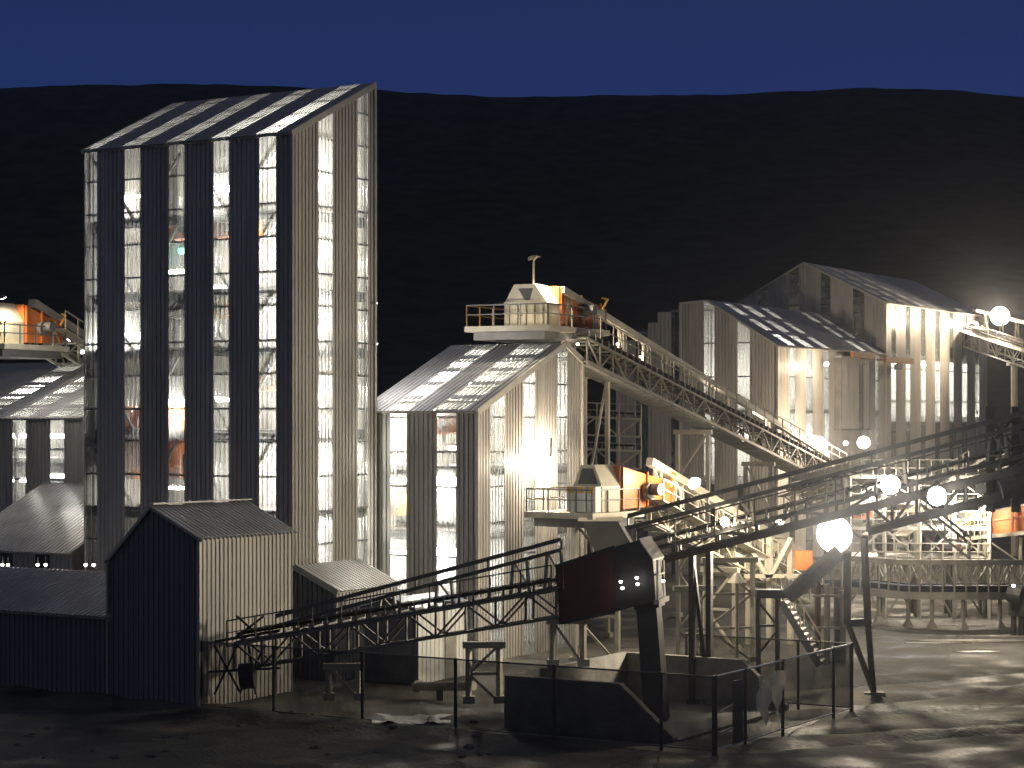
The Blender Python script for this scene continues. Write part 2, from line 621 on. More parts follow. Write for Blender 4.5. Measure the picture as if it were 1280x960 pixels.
def build_ground():
    m = bpy.data.materials.new("slag and mud")
    m.use_nodes = True
    t = m.node_tree
    b = t.nodes["Principled BSDF"]
    geo = t.nodes.new("ShaderNodeNewGeometry")
    n1 = t.nodes.new("ShaderNodeTexNoise")
    n1.inputs["Scale"].default_value = 0.35
    n1.inputs["Detail"].default_value = 9
    n2 = t.nodes.new("ShaderNodeTexNoise")
    n2.inputs["Scale"].default_value = 5
    n2.inputs["Detail"].default_value = 8
    for n in (n1, n2):
        t.links.new(geo.outputs["Position"], n.inputs["Vector"])
    r = t.nodes.new("ShaderNodeValToRGB")
    r.color_ramp.elements[0].position = 0.35
    r.color_ramp.elements[0].color = (0.035, 0.034, 0.032, 1)
    r.color_ramp.elements[1].position = 0.68
    r.color_ramp.elements[1].color = (0.19, 0.18, 0.155, 1)
    t.links.new(n1.outputs["Fac"], r.inputs[0])
    mx = t.nodes.new("ShaderNodeMix")
    mx.data_type = "RGBA"
    mx.blend_type = "MULTIPLY"
    mx.inputs[0].default_value = 0.55
    t.links.new(r.outputs[0], mx.inputs[6])
    t.links.new(n2.outputs["Color"], mx.inputs[7])
    at = t.nodes.new("ShaderNodeAttribute")
    at.attribute_name = "wet"
    m3 = t.nodes.new("ShaderNodeMix")
    m3.data_type = "RGBA"
    t.links.new(at.outputs["Fac"], m3.inputs[0])
    t.links.new(mx.outputs[2], m3.inputs[6])
    m3.inputs[7].default_value = (0.012, 0.012, 0.013, 1)
    t.links.new(m3.outputs[2], b.inputs["Base Color"])
    mr = t.nodes.new("ShaderNodeMapRange")
    mr.inputs[1].default_value = 0.35
    mr.inputs[2].default_value = 0.6
    mr.inputs[3].default_value = 0.45
    mr.inputs[4].default_value = 0.95
    t.links.new(n1.outputs["Fac"], mr.inputs[0])
    t.links.new(mr.outputs[0], b.inputs["Roughness"])
    bp = t.nodes.new("ShaderNodeBump")
    bp.inputs["Strength"].default_value = 0.45
    bp.inputs["Distance"].default_value = 0.15
    t.links.new(n2.outputs["Fac"], bp.inputs["Height"])
    t.links.new(bp.outputs[0], b.inputs["Normal"])
    g = M()
    xs = [-900, -500, -260, -140, -80, -50] + [-36 + 0.45 * i for i in range(181)] + [50, 60, 80, 110, 150, 230, 400, 700, 1000]
    ys = [-60, 0, 30, 45, 55] + [62 + 0.4 * i for i in range(150)] + [125, 135, 150, 170, 200, 240, 300]
    for y in ys:
        for x in xs:
            g.v.append(Vector((x, y, ground_h(x, y) if -60 < x < 70 and 40 < y < 150 else 0)))
    nx = len(xs)
    for j in range(len(ys) - 1):
        for i in range(nx - 1):
            g.f.append([j * nx + i, j * nx + i + 1, (j + 1) * nx + i + 1, (j + 1) * nx + i])
    go = g.build("ground", m, None, True)
    wa = go.data.attributes.new("wet", "FLOAT", "POINT")
    wa.data.foreach_set("value", [ground_wet(v.x, v.y) for v in g.v])
    tag(go, None, None, None, "structure")
    # flat pale patches on the ground, paler than the mud
    wm = mat("pale patch", (0.24, 0.23, 0.21), 0.35, 0, 0.3, 1.5, 0.0, spec=0.6)
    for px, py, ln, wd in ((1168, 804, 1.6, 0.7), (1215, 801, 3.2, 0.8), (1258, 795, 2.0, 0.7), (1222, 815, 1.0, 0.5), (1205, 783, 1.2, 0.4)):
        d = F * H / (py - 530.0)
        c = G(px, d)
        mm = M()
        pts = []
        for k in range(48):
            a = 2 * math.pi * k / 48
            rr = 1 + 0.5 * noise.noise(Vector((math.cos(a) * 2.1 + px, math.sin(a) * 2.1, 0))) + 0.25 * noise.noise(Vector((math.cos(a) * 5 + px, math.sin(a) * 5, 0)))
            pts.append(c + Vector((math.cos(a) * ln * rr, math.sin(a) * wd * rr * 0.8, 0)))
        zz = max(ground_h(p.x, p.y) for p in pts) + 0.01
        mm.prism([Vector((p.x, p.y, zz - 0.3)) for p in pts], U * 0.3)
        tag(mm.build("pale_patch", wm), None, None, None, "structure")


def build_hill():
    m = mat("hillside scrub", (0.058, 0.062, 0.06), 0.95, 0, 0.35, 0.12, 0.0, spec=0.1)
    ridge = [(-700, 104), (-300, 110), (0, 111), (60, 107), (130, 106), (240, 105), (330, 107), (400, 110), (470, 112), (520, 116), (570, 119), (640, 121), (760, 119), (900, 118), (1000, 114), (1060, 111), (1120, 111), (1180, 113), (1280, 121), (1500, 128), (2000, 120)]

    def ry(px):
        for (a, ya), (b, yb) in zip(ridge, ridge[1:]):
            if px <= b:
                q = (px - a) / (b - a)
                q = q * q * (3 - 2 * q)
                return ya + (yb - ya) * q
        return ridge[-1][1]
    g = M()
    D0, D1 = 280.0, 950.0
    pxl = list(range(-700, 2001, 9))
    rows = 60
    for j in range(rows + 1):
        q = 0.93 * j / 54 if j <= 54 else 0.93 + 0.07 * (j - 54) / 6
        d = D0 + (D1 - D0) * min(q, 0.93) / 0.93 if q <= 0.93 else D1 + (q - 0.93) * 6000
        for px in pxl:
            top = H + (530 - ry(px)) / F * D1
            s = min(q / 0.93, 1)
            x = (px - 640) / F * (d + 250 * (1 - s))
            z = top * (0.30 * s + 0.70 * s * s) if q <= 0.93 else top - (q - 0.93) * 600
            z += 5 * math.sin(math.pi * s) * noise.noise(Vector((x * 0.012, d * 0.012, 0))) + 1.1 * noise.noise(Vector((x * 0.09, d * 0.09, 3))) * min(1, s * 5, (1 - s) * 6 + 0.55)
            g.v.append(Vector((x, d, z - 0.6 if j == 0 else z)))
    n = len(pxl)
    for j in range(rows):
        for i in range(n - 1):
            g.f.append([j * n + i, j * n + i + 1, (j + 1) * n + i + 1, (j + 1) * n + i])
    tag(g.build("hillside", m, None, True), None, None, None, "structure")


build_ground()
build_hill()

# ---- the tall tower
Tc = G(365, 100)
DT = 100.0
zT = lambda y, d=DT: H + (530 - y) / F * d
tw_e = pxs(Tc, B, [(106, 121), (156, 175), (211, 230), (267, 286), (324, 345)])
tw_g = pxs(Tc, A, [(399, 416), (447, 460)])
LT = along(105, Tc, B)
WT = along(467.5, Tc, A)
tw_floor = [zT(y) for y in (258, 356, 430, 537, 640)]
tower, tpt = shed("process_tower", "tall tower clad in dark vertical strips with a one-way sloping roof", "tower", Tc, A, B,
                  [(0, zT(165)), (WT, H + (530 - 106) / F * (DT + WT * 0.857))], LT, 0, tw_g, tw_e,
                  [(a - 0.05, b + 0.15) for a, b in tw_e], clad_e=CLAD, girt=1.66, girt0=zT(208) - 1.66 * 14, floors=tw_floor,
                  braces=[(1.0 + 3.1 * (k % 4), tw_floor[4 - k // 4] if k // 4 < 5 else 0, 3.6 + 3.1 * (k % 4), (tw_floor[3 - k // 4] if k // 4 < 4 else zT(170)) - 0.3) if k % 2 else
                          (3.6 + 3.1 * (k % 4), tw_floor[4 - k // 4], 1.0 + 3.1 * (k % 4), (tw_floor[3 - k // 4] if k // 4 < 4 else zT(170)) - 0.3) for k in range(20)])
ordn = ["topmost", "second from the top", "third from the top", "fourth from the top", "fifth from the top", "lowest by the porch roof"]
lx = along(408, Tc, A)
for k, (y, pw) in enumerate(((232, 1300), (328, 1600), (413, 1500), (497, 1600), (600, 1700), (672, 1300))):
    d = DT + lx * 0.857
    floodlight(Tc + A * (lx + 0.05) + B * 0.75 + U * (H + (530 - y) / F * d), -B + A * 0.1 - U * 0.1, "round lamp glowing inside the tower's pale side strip, " + ordn[k], 0.4, pw, COOL, group="lamps on the tower floors", lens=LENSW,
               pt=Tc + A * (lx - 0.3) + B * 1.5 + U * (H + (530 - y) / F * d + 0.3))
for k, (px, y, s, pw, lab) in enumerate(((167, 420, 1.3, 650, "in the second strip of the tall tower front"), (221, 503, 1.0, 450, "in the third strip of the tall tower front"), (276, 237, 1.0, 420, "high in the fourth strip of the tall tower front"),
                                         (166, 246, 3.0, 300, "high in the second strip of the tall tower front"), (276, 500, 2.6, 300, "low in the fourth strip of the tall tower front"), (221, 340, 3, 350, "behind the middle of the tower front's third strip"),
                                         (113, 440, 3.5, 260, "behind the first strip of the tall tower front"), (276, 360, 4.6, 240, "deep behind the tower front's fourth strip"), (221, 610, 3.5, 300, "near the bottom of the tower front's third strip"))):
    l = along(px, Tc + A * s, B)
    q = Tc + A * s + B * l
    tubelamp(q + U * (H + (530 - y) / F * q.y), B, "white tube lamp " + lab, pw * 1.6, group="tube lamps on the tower floors", rr=0.15 if s < 1.5 else 0.08)
# machines standing on the tower floors
def tank(c, r, z0, z1, label, m, group=None):
    t = thing("process_tank", label, "tank", Vector((c[0], c[1], z0)), group)
    c = Vector((c[0], c[1], 0))
    M().tube(c + U * (z0 + 0.7), c + U * z1, r, 24).build("shell", m, t, False)
    M().tube(c + U * (z0 + 0.7), c + U * (z0 + 0.05), r, 24, r * 0.35).build("cone_bottom", m, t)
    for k in range(4):
        a = k * math.pi / 2 + 0.5
        q = c + Vector((math.cos(a), math.sin(a), 0)) * (r + 0.04)
        M().beam(q + U * z0, q + U * (z0 + 1.3), 0.12).build("leg", MID, t)
    M().tube(c + U * (z1 - 0.12), c + U * (z1 + 0.02), r + 0.07, 24).build("rim", m, t)
    return t


def screen_machine(o, u, v, label, m, sz=(2.2, 1.4, 1.2), group=None):
    t = thing("vibrating_screen", label, "machine", o, group)
    a, b, h = sz
    M().prism([o + U * 0.5 - u * a / 2, o + U * 0.35 + u * a / 2, o + U * h * 0.75 + u * a / 2, o + U * (h + 0.5) - u * a / 2], v * b).build("body", m, t)
    M().tube(o + u * 0.1 + U * (h * 0.7) - v * 0.2, o + u * 0.1 + U * (h * 0.7) + v * (b + 0.2), 0.22, 12).build("drive_shaft", MID, t)
    for x in (-a / 2 + 0.2, a / 2 - 0.2):
        for y in (0.15, b - 0.15):
            M().tube(o + u * x + v * y, o + u * x + v * y + U * 0.55, 0.09, 8).build("spring", DARK, t)
    return t


for px, lab in ((168, "second"), (222, "third")):
    s = 2.0
    l = along(px, Tc + A * s, B)
    q = Tc + A * s + B * l
    tank(q, 1.05, tw_floor[4] + 0.02 if False else zT(600, q.y), zT(508, q.y), "orange tank seen through the tower front's %s strip" % lab, ORANGE, "orange tanks in the tower")
for px, y, s, m_, lab in ((232, 300, 1.2, ORANGE, "orange screen machine high behind the third strip of the tower"), (285, 298, 1.6, ORANGE, "orange screen machine high behind the fourth strip of the tower"),
                          (276, 398, 1.6, YELLOW, "yellow screen machine midway up behind the fourth strip of the tower"), (222, 398, 2.2, MID, "grey screen machine midway up behind the third strip of the tower"),
                          (340, 490, 1.8, YELLOW, "yellow screen machine behind the tower front's last strip")):
    l = along(px, Tc + A * s, B)
    q = Tc + A * s + B * l
    screen_machine(q + U * (H + (530 - y) / F * q.y - 0.3), B, A, lab, m_, group=None)
q = Tc + A * 0.7 + B * along(227, Tc + A * 0.7, B)
bulb(q + U * zT(313, q.y), "teal glowing lamp under the orange machine in the tower", 0.2, 12, (0.2, 1, 0.8), "signal lamps", 0.5, TEALM)

# ---- middle hall with the lit gable
Mc = G(597, 103)
zM = lambda y, d: H + (530 - y) / F * d
mprof = [(0, zM(513, 103)), (8.66, H + 4.25), (along(727, Mc, A), H + 3.36)]
LM = along(452, Mc, B)
mid, mpt = shed("screening_hall", "corrugated hall with lit gable end and glowing roof strips beside the tall tower", "building", Mc, A, B, mprof, LM, 0,
                pxs(Mc, A, [(613, 631), (655, 669), (697, 709)]), pxs(Mc, B, [(488, 508), (546, 570)]), [(a - 0.1, b + 0.1) for a, b in pxs(Mc, B, [(488, 508), (546, 570)])] + [(0.6, 1.6)],
                girt=1.75, floors=[zM(583, 103), zM(665, 103)], segs=True)
for k, (px, y, s, pw, lab) in enumerate(((559, 602, 0.9, 1500, "behind the wide strip of the hall's front"), (559, 690, 0.9, 1300, "low behind the wide strip of the hall's front"), (498, 600, 1.6, 500, "behind the narrow strip next to the tower"),
                                         (498, 690, 1.6, 600, "low behind the narrow strip next to the tower"), (530, 512, 3.4, 2200, "up under the glowing roof strips of the hall"), (575, 478, 5.5, 2200, "under the ridge of the hall"), (640, 560, 3, 300, "inside the hall behind its gable"))):
    l = along(px, Mc + A * s, B) if px < 600 else 3.0
    q = Mc + A * s + B * l
    tubelamp(q + U * (H + (530 - y) / F * q.y), B, "white tube lamp " + lab, pw, group="tube lamps in the screening hall", rr=0.2 if s < 1 else 0.1)
q = Mc + A * 1.6 + B * along(556, Mc + A * 1.6, B)
screen_machine(q + U * zM(552, q.y), B, A, "orange screen machine behind the wide lit strip of the hall", ORANGE, (2.4, 1.6, 1.2))
q = Mc + A * 2.0 + B * along(496, Mc + A * 2.0, B)
screen_machine(q + U * zM(655, q.y), B, A, "yellow screen machine behind the strip next to the tower", YELLOW, (2.4, 1.6, 1.3))

# ---- left hall behind the tower, its lean-to
Lc = Mc + B * 26.0
lprof = [(0, H + 0.35), (8.66, H + 3.75), (10.6, H + 2.9)]
lst = pxs(Lc, B, [(63, 80), (16, 32), (-40, -20)])
lft, lpt = shed("crusher_hall", "corrugated hall left of the tower with glowing roof strips under a conveyor head", "building", Lc, A, B, lprof, 16, 0, (), lst, [(a - 0.2, b + 0.3) for a, b in lst] + [(0.1, 1.0)], clad_e=CLAD, girt=1.75, floors=[zM(573, 117)], segs=True)
for px, y, s, pw, lab in ((72, 545, 1.2, 260, "inside the left hall behind its right-hand strip"), (24, 545, 1.2, 260, "inside the left hall behind its second strip"), (72, 595, 1.5, 260, "low in the left hall behind its right-hand strip"), (24, 600, 1.5, 260, "low in the left hall behind its second strip"), (48, 492, 4.5, 2200, "under the roof of the left hall")):
    l = along(px, Lc + A * s, B)
    q = Lc + A * s + B * l
    tubelamp(q + U * (H + (530 - y) / F * q.y), B, "white tube lamp " + lab, pw, group="tube lamps in the left hall")
l0 = along(101, Tc, B)
Nc = Tc + B * (l0 + 0.6)
lean, npt = shed("lean_to", "low lean-to shed with smooth grey roof between the tower and the left hall", "building", Nc, A, B, [(0, H - 160 / F * 108), (6.9, H - 79 / F * 114)], along(-60, Nc, B), 0, (), pxs(Nc, B, [(44, 62), (0, 16)]), (), roofm=ROOF, girt=0, cols=False)

# ---- low shed and the small dark house in front
Hc = G(249, 87)
zH = lambda y, d: H + (530 - y) / F * d
house, hpt = shed("transfer_house", "small gabled house with dark front gable and lit corrugated side", "building", Hc, B, A, [(0, zH(672, 87)), (2.58, zH(634, 88.3)), (4.95, zH(700, 89.5))], 6.46, 0, clad_g=SHADECLAD, clad_e=CLAD, roofm=ROOF, girt=0, cols=False, over=0.3, trimw=0.13)
M().beam(hpt(2.58, -0.15, zH(634, 88.3) + 0.14), hpt(2.58, 6.6, zH(634, 88.3) + 0.14), 0.4, 0.06).build("ridge_cap", TRIM, house)
M().tube(hpt(4.9, -0.1, 0.2), hpt(4.9, -0.1, 5.9), 0.05, 6).build("downpipe", MID, house)
Sc = Hc + B * 4.99 + A * 0.02
low, spt = shed("store_shed", "long low dark shed with plain sloping roof joined to the small gabled house", "building", Sc, A, B, [(0, 3.62), (4.3, 5.0)], 15, 0, clad_e=SHADECLAD, clad_g=SHADECLAD, roofm=ROOF, girt=0, cols=False)
for px, lab in ((3, "by the picture's edge behind the low shed"), (10, "second along the gap behind the low shed"), (47, "outer one of the pair behind the low shed"), (57, "inner one of the pair behind the low shed"), (107, "at the tower's foot, outer one of the close pair"), (117, "at the tower's foot, inner one of the close pair")):
    q = Sc + A * 5.4
    l = along(px, q, B)
    q = q + B * l
    bulb(q + U * zH(706, q.y), "small bright lamp " + lab, 0.08, 14, COOL, "small lamps behind the low shed", 0.3)

# ---- porch at the tower's foot
Pc = G(420, 96)
porch, ppt = shed("porch_house", "little gabled porch house at the lit foot of the tall tower", "building", Pc, B, A, [(0, zH(738, 96)), (2.3, zH(708, 97.2)), (4.1, zH(738, 96))], 5.05, 0, clad_g=SHADECLAD, roofm=TRIM, girt=0, cols=False)

# ---- site cabin
Kc = G(523, 95)
cab = thing("site_cabin", "white site cabin with blue grey roof under the near conveyor", "cabin", Kc)
kt = 3.35
ku, kv = A, B
M().ribs(Kc, ku, -kv, 0, 4.2, lambda s: Kc + ku * s, lambda s: Kc + ku * s + U * kt, 0.35, 0.03).build("wall_panel", WHITE, cab)
M().ribs(Kc, kv, -ku, 0, 3.0, lambda s: Kc + kv * s, lambda s: Kc + kv * s + U * kt, 0.35, 0.03).build("wall_panel", SHADECLAD, cab)  # unlit side of the white cabin, its shade put into the colour
M().box(Kc + ku * 0.1 + kv * 2.9, ku * 4.0, kv * 0.1, U * kt).build("wall_panel", WHITE, cab)
M().box(Kc + ku * 4.1 + kv * 0.1, ku * 0.1, kv * 2.8, U * kt).build("wall_panel", WHITE, cab)
M().prism([Kc - ku * 0.2 - kv * 0.2 + U * kt, Kc + ku * 4.4 - kv * 0.2 + U * kt, Kc + ku * 4.4 + kv * 1.4 + U * (kt + 0.5), Kc - ku * 0.2 + kv * 1.4 + U * (kt + 0.5)], U * 0.08).build("roof", BLUE, cab)
M().prism([Kc - ku * 0.2 + kv * 3.1 + U * kt, Kc + ku * 4.4 + kv * 3.1 + U * kt, Kc + ku * 4.4 + kv * 1.42 + U * (kt + 0.5), Kc - ku * 0.2 + kv * 1.42 + U * (kt + 0.5)], U * 0.08).build("roof", BLUE, cab)
M().box(Kc + ku * 2.2 - kv * 0.06, ku * 0.95, kv * 0.05, U * 2.1).build("door", GALV, cab)

# ---- the two far halls on the right
Gc = G(972, 160)
zG = lambda y, d: H + (530 - y) / F * d
LG = along(1107, Gc, A)
WG = along(772, Gc, B)
g_g = pxs(Gc, B, [(922, 937), (880, 893)])
g_e = pxs(Gc, A, [(987, 994), (1008, 1016), (1030, 1036), (1078, 1083), (1094, 1098)])
drops = {}
hall, gpt = shed("mill_hall", "grey gabled hall with stepped open wall strips in front of the farthest hall", "building", Gc, B, A, [(0, zG(432, 160)), (along(885, Gc, B), zG(376, 163)), (along(851, Gc, B), zG(379, 164))], LG, 0, g_g, [(a, b) for a, b in g_e], [(a, b + 0.3) for a, b in g_e], girt=2.6, floors=[zG(510, 160), zG(600, 160)], segs=True, trimw=0.15, pitch=0.28)
for pa, pb, y, st_ in ((851, 839, 386, 1), (839, 822, 390, 0), (822, 810, 403, 0), (810, 795, 412, 1), (795, 770, 424, 0)):
    la_, lb_ = along(pa, Gc, B), along(pb, Gc, B)
    zt_ = zG(y, 165)
    M().ribs(Gc, B, -A, la_, lb_, lambda s: Gc + B * s, lambda s: Gc + B * s + U * zt_, 0.34).build("light_strip" if st_ else "wall_panel", POLY if st_ else CLAD, hall)
    M().box(Gc + B * la_ + A * 0.15 + U * (zt_ - 0.25), B * (lb_ - la_), A * 12, U * 0.12).build("roof_panel", ROOF, hall)
Fc = Gc + A * (LG + 0.05)
Fc.z = 0
WF = along(924, Fc, B)
LF = along(1234, Fc, A)
f_g = pxs(Fc, B, [(1066, 1080), (1026, 1038), (987, 999), (948, 960)])
f_e = pxs(Fc, A, [(1114, 1120), (1132, 1138), (1151, 1157), (1169, 1175), (1187, 1192), (1203, 1209), (1219, 1224)])
far, fpt = shed("mill_hall", "largest far hall with lit strip wall and broad gable behind the grey stepped hall", "building", Fc, B, A, [(0, zG(378, 179.9)), (along(1005, Fc, B), zG(329, 183.9)), (WF, zG(378, 187))], LF, 0, f_g, f_e, [(a, b + 0.5) for a, b in f_e], girt=2.8, floors=[zG(440, 180), zG(520, 180)], segs=True, trimw=0.15, pitch=0.28)
for k, (l, z, pw) in enumerate(((4, 17.5, 3000), (11, 17.5, 3000), (18, 17.5, 3000), (24, 13, 1500))):
    q = Fc + A * l + B * 3.0
    tubelamp(q + U * z, A, "white tube lamp inside the farthest hall, %s from its near corner" % ("first", "second", "third", "last")[k], pw, group="tube lamps in the far halls")
for k, (l, z, pw) in enumerate(((3, 11.5, 1800), (9, 11.5, 1800), (4, 16.4, 2200), (15, 16.4, 2200))):
    q = Gc + A * l + B * 3.0
    tubelamp(q + U * z, A, ("white tube lamp inside the grey stepped hall near its corner", "white tube lamp further inside the grey stepped hall", "white tube lamp up under the roof of the grey stepped hall", "white tube lamp at the far end of the grey stepped hall")[k], pw, group="tube lamps in the far halls")
# bay on the lit wall and crane beams
o = Gc + A * along(1043, Gc, A) - B * 0.02
la = along(1078, Gc, A) - along(1043, Gc, A)
bay = thing("wall_bay", "flat corrugated bay standing out from the far lit wall under the orange beam", "bay", o + U * zG(536, 168))
zb0, zb1 = zG(536, 168), zG(446, 168)
M().ribs(o, A, -B, 0, la * 0.62, lambda s: o + A * s - B * 0.6 + U * zb0, lambda s: o + A * s - B * 0.6 + U * zb1, 0.28).build("wall_panel", CLAD, bay)
M().ribs(o, A, -B, la * 0.78, la, lambda s: o + A * s - B * 0.6 + U * zb0, lambda s: o + A * s - B * 0.6 + U * zb1, 0.28).build("wall_panel", CLAD, bay)
M().ribs(o, A, -B, la * 0.62, la * 0.78, lambda s: o + A * s - B * 0.58 + U * zb0, lambda s: o + A * s - B * 0.58 + U * zb1, 0.34).build("light_strip", POLY, bay)
for s in (0, la):
    M().box(o + A * (s - 0.06) - B * 0.62 + U * zb0, A * 0.12, B * 0.6, U * (zb1 - zb0)).build("side_panel", MID, bay)
M().box(o - A * 0.1 - B * 0.7 + U * zb1, A * (la + 0.2), B * 0.7, U * 0.15).build("roof", ROOF, bay)
M().box(o - A * 0.1 - B * 0.66 + U * (zb0 - 0.15), A * (la + 0.2), B * 0.66, U * 0.15).build("base", MID, bay)
for (pa, pb, y, lab) in ((1052, 1080, 443, "orange crane beam over the flat wall bay"), (1093, 1128, 446, "orange crane beam at the far hall's near corner")):
    a0, a1 = along(pa, Gc, A), along(pb, Gc, A)
    q0, q1 = Gc + A * a0 - B * 0.9 + U * zG(y, 170), Gc + A * a1 - B * 0.9 + U * zG(y, 170)
    cb = thing("crane_beam", lab, "crane", (q0 + q1) / 2 - U * 0.2, "orange crane beams")
    M().beam(q0, q1, 0.3, 0.5).build("beam", BROWN, cb)
    M().cbox((q0 + q1) / 2 - U * 0.55, A * 0.7, B * 0.5, U * 0.5).build("hoist", MID, cb)
    M().beam(q0 + A * 0.5, q0 + A * 0.5 + B * 1.0, 0.2).beam(q1 - A * 0.5, q1 - A * 0.5 + B * 1.0, 0.2).build("bracket", MID, cb)


# ------------------------------------------------------------------ conveyors
def conveyor(name, label, p0, p1, wd=1.2, ht=1.1, bay=1.6, steel=None, rails=None, chord=0.12, web=0.08, deck=True, hand=True, frames=(), group=None, framem=None, solid=0.0, belt=RUBBER, plates=False, railw=0.26, idlers=True, railm=None):
    """truss gallery from p0 to p1 (middle of its bottom chords); rails = (q0, q1, gap) is the pair of hood rails above it"""
    p0, p1 = Vector(p0), Vector(p1)
    steel = steel or CREAM
    railm = railm or steel
    framem = framem or CREAM
    d = (p1 - p0)
    L = d.length
    dn = d / L
    sd = dn.cross(U).normalized()
    if sd.y > 0:
        sd = -sd                                  # the side towards the road
    t = thing(name, label, "conveyor", p0, group)
    n = max(2, int(L / bay))
    m = M()
    for s in (1, -1):
        o = sd * s * wd / 2
        m.beam(p0 + o, p1 + o, chord, chord + solid).beam(p0 + o + U * ht, p1 + o + U * ht, chord)
        for k in range(n + 1):
            q = p0 + d * (k / n) + o
            m.beam(q, q + U * ht, web)
            if k < n:
                q2 = p0 + d * ((k + 1) / n) + o
                if k % 2:
                    m.beam(q, q2 + U * ht, web)
                else:
                    m.beam(q + U * ht, q2, web)
    for k in range(n + 1):
        q = p0 + d * (k / n)
        m.beam(q - sd * wd / 2, q + sd * wd / 2, web).beam(q - sd * wd / 2 + U * ht, q + sd * wd / 2 + U * ht, web)
    m.build("truss", steel, t)
    if idlers:
        z = U * (ht + 0.28)
        b = M()
        e1, e2 = sd * 0.18, sd * (wd * 0.42)
        b.prism([p0 + z - e2 + U * 0.14, p0 + z - e1, p0 + z + e1, p0 + z + e2 + U * 0.14, p0 + z + e1 + U * 0.02, p0 + z - e1 + U * 0.02], d)
        b.build("belt", belt, t)
        m = M()
        for k in range(n * 2):
            q = p0 + d * ((k + 0.5) / (2 * n)) + U * (ht + 0.1)
            m.tube(q - sd * wd * 0.45, q + sd * wd * 0.45, 0.07, 6)
            m.beam(q + sd * wd * 0.45, q + sd * wd * 0.47 + U * 0.4, 0.06).beam(q - sd * wd * 0.45, q - sd * wd * 0.47 + U * 0.4, 0.06)
        m.build("idler_rollers", MID, t)
    if plates:
        m = M()
        for k in range(n):
            q = p0 + d * ((k + 0.06) / n) - U * 0.12
            m.box(q - sd * (wd * 0.5), d * (0.86 / n), sd * wd, -U * 0.04)
        m.build("floor_plates", GALV, t)
    sides = (1, -1) if hand == 2 else (1,)
    for s in sides:
        if deck:
            w0 = sd * s * (wd / 2 + 0.06)
            M().box(p0 + w0 + U * (ht - 0.1), d, sd * s * 0.75, U * 0.06).build("walkway", steel, t)
        if hand:
            m = M()
            o = sd * s * (wd / 2 + 0.8) + U * (ht - 0.05)
            for k in range(n + 1):
                q = p0 + d * (k / n) + o
                m.beam(q, q + U * 1.05, 0.05)
            m.beam(p0 + o + U * 1.05, p1 + o + U * 1.05, 0.06).beam(p0 + o + U * 0.55, p1 + o + U * 0.55, 0.04)
            m.build("handrail", steel, t)
    if rails:
        q0, q1, gap = Vector(rails[0]), Vector(rails[1]), rails[2]
        M().beam(q0, q1, railw, railw).build("hood_rail", railm, t)
        if gap:
            M().beam(q0 - U * gap, q1 - U * gap, railw, railw * 0.9).build("hood_rail", railm, t)
            nk = int((q1 - q0).length / 3)
            for k in range(nk + 1):
                q = q0.lerp(q1, k / nk)
                M().beam(q, q - U * gap, 0.06).build("rail_spacer", railm, t)
        for fk in frames:
            q = q0.lerp(q1, fk) - U * (gap or 0)
            tb = (q - p0).dot(Vector((dn.x, dn.y, 0))) / Vector((dn.x, dn.y, 0)).length_squared / L
            bz = (p0 + d * tb).z + ht
            c = Vector((q.x, q.y, bz))
            m = M()
            h = 0.28
            dh = Vector((dn.x, dn.y, 0)).normalized()
            m.beam(c - dh * (h + 0.12), q - dh * h, 0.11).beam(c + dh * (h + 0.12), q + dh * h, 0.11).beam(q - dh * h, c.lerp(q, 0.25) + dh * (h + 0.08), 0.08)
            m.beam(c.lerp(q, 0.2) - dh * (h + 0.1), c.lerp(q, 0.2) + dh * (h + 0.1), 0.07)
            m.build("portal_frame", framem, t)
    return t


def trestle(top, label, wd, axis, m=None, foot=0.0, lean=0.0, group="conveyor trestles", sect=0.22, panels=3, cap=True):
    """two legs under a conveyor, cap beam, braces, base pads"""
    m = m or CREAM
    top = Vector(top)
    axis = Vector((axis.x, axis.y, 0)).normalized()
    base = Vector((top.x, top.y, foot))
    t = thing("conveyor_trestle", label, "trestle", base, group)
    f = lambda s, k: base.lerp(top, k) + axis * s * (wd / 2 + lean * (1 - k))
    for s in (-1, 1):
        M().beam(f(s, 0), f(s, 1), sect).build("leg", m, t)
        q = f(s, 0)
        M().cbox(q + U * 0.12, axis * sect * 2.3, axis.cross(U) * sect * 2.3, U * 0.3).build("base_pad", m, t)
    mm = M()
    for k in range(panels):
        a, b = k / panels, (k + 1) / panels
        if k:
            mm.beam(f(-1, a), f(1, a), sect * 0.6)
        if k % 2:
            mm.beam(f(-1, a), f(1, b), sect * 0.55)
        else:
            mm.beam(f(1, a), f(-1, b), sect * 0.55)
    mm.build("bracing", m, t)
    if cap:
        M().beam(f(-1, 1) - axis * 0.25, f(1, 1) + axis * 0.25, sect * 1.3).build("cap_beam", m, t)
    return t


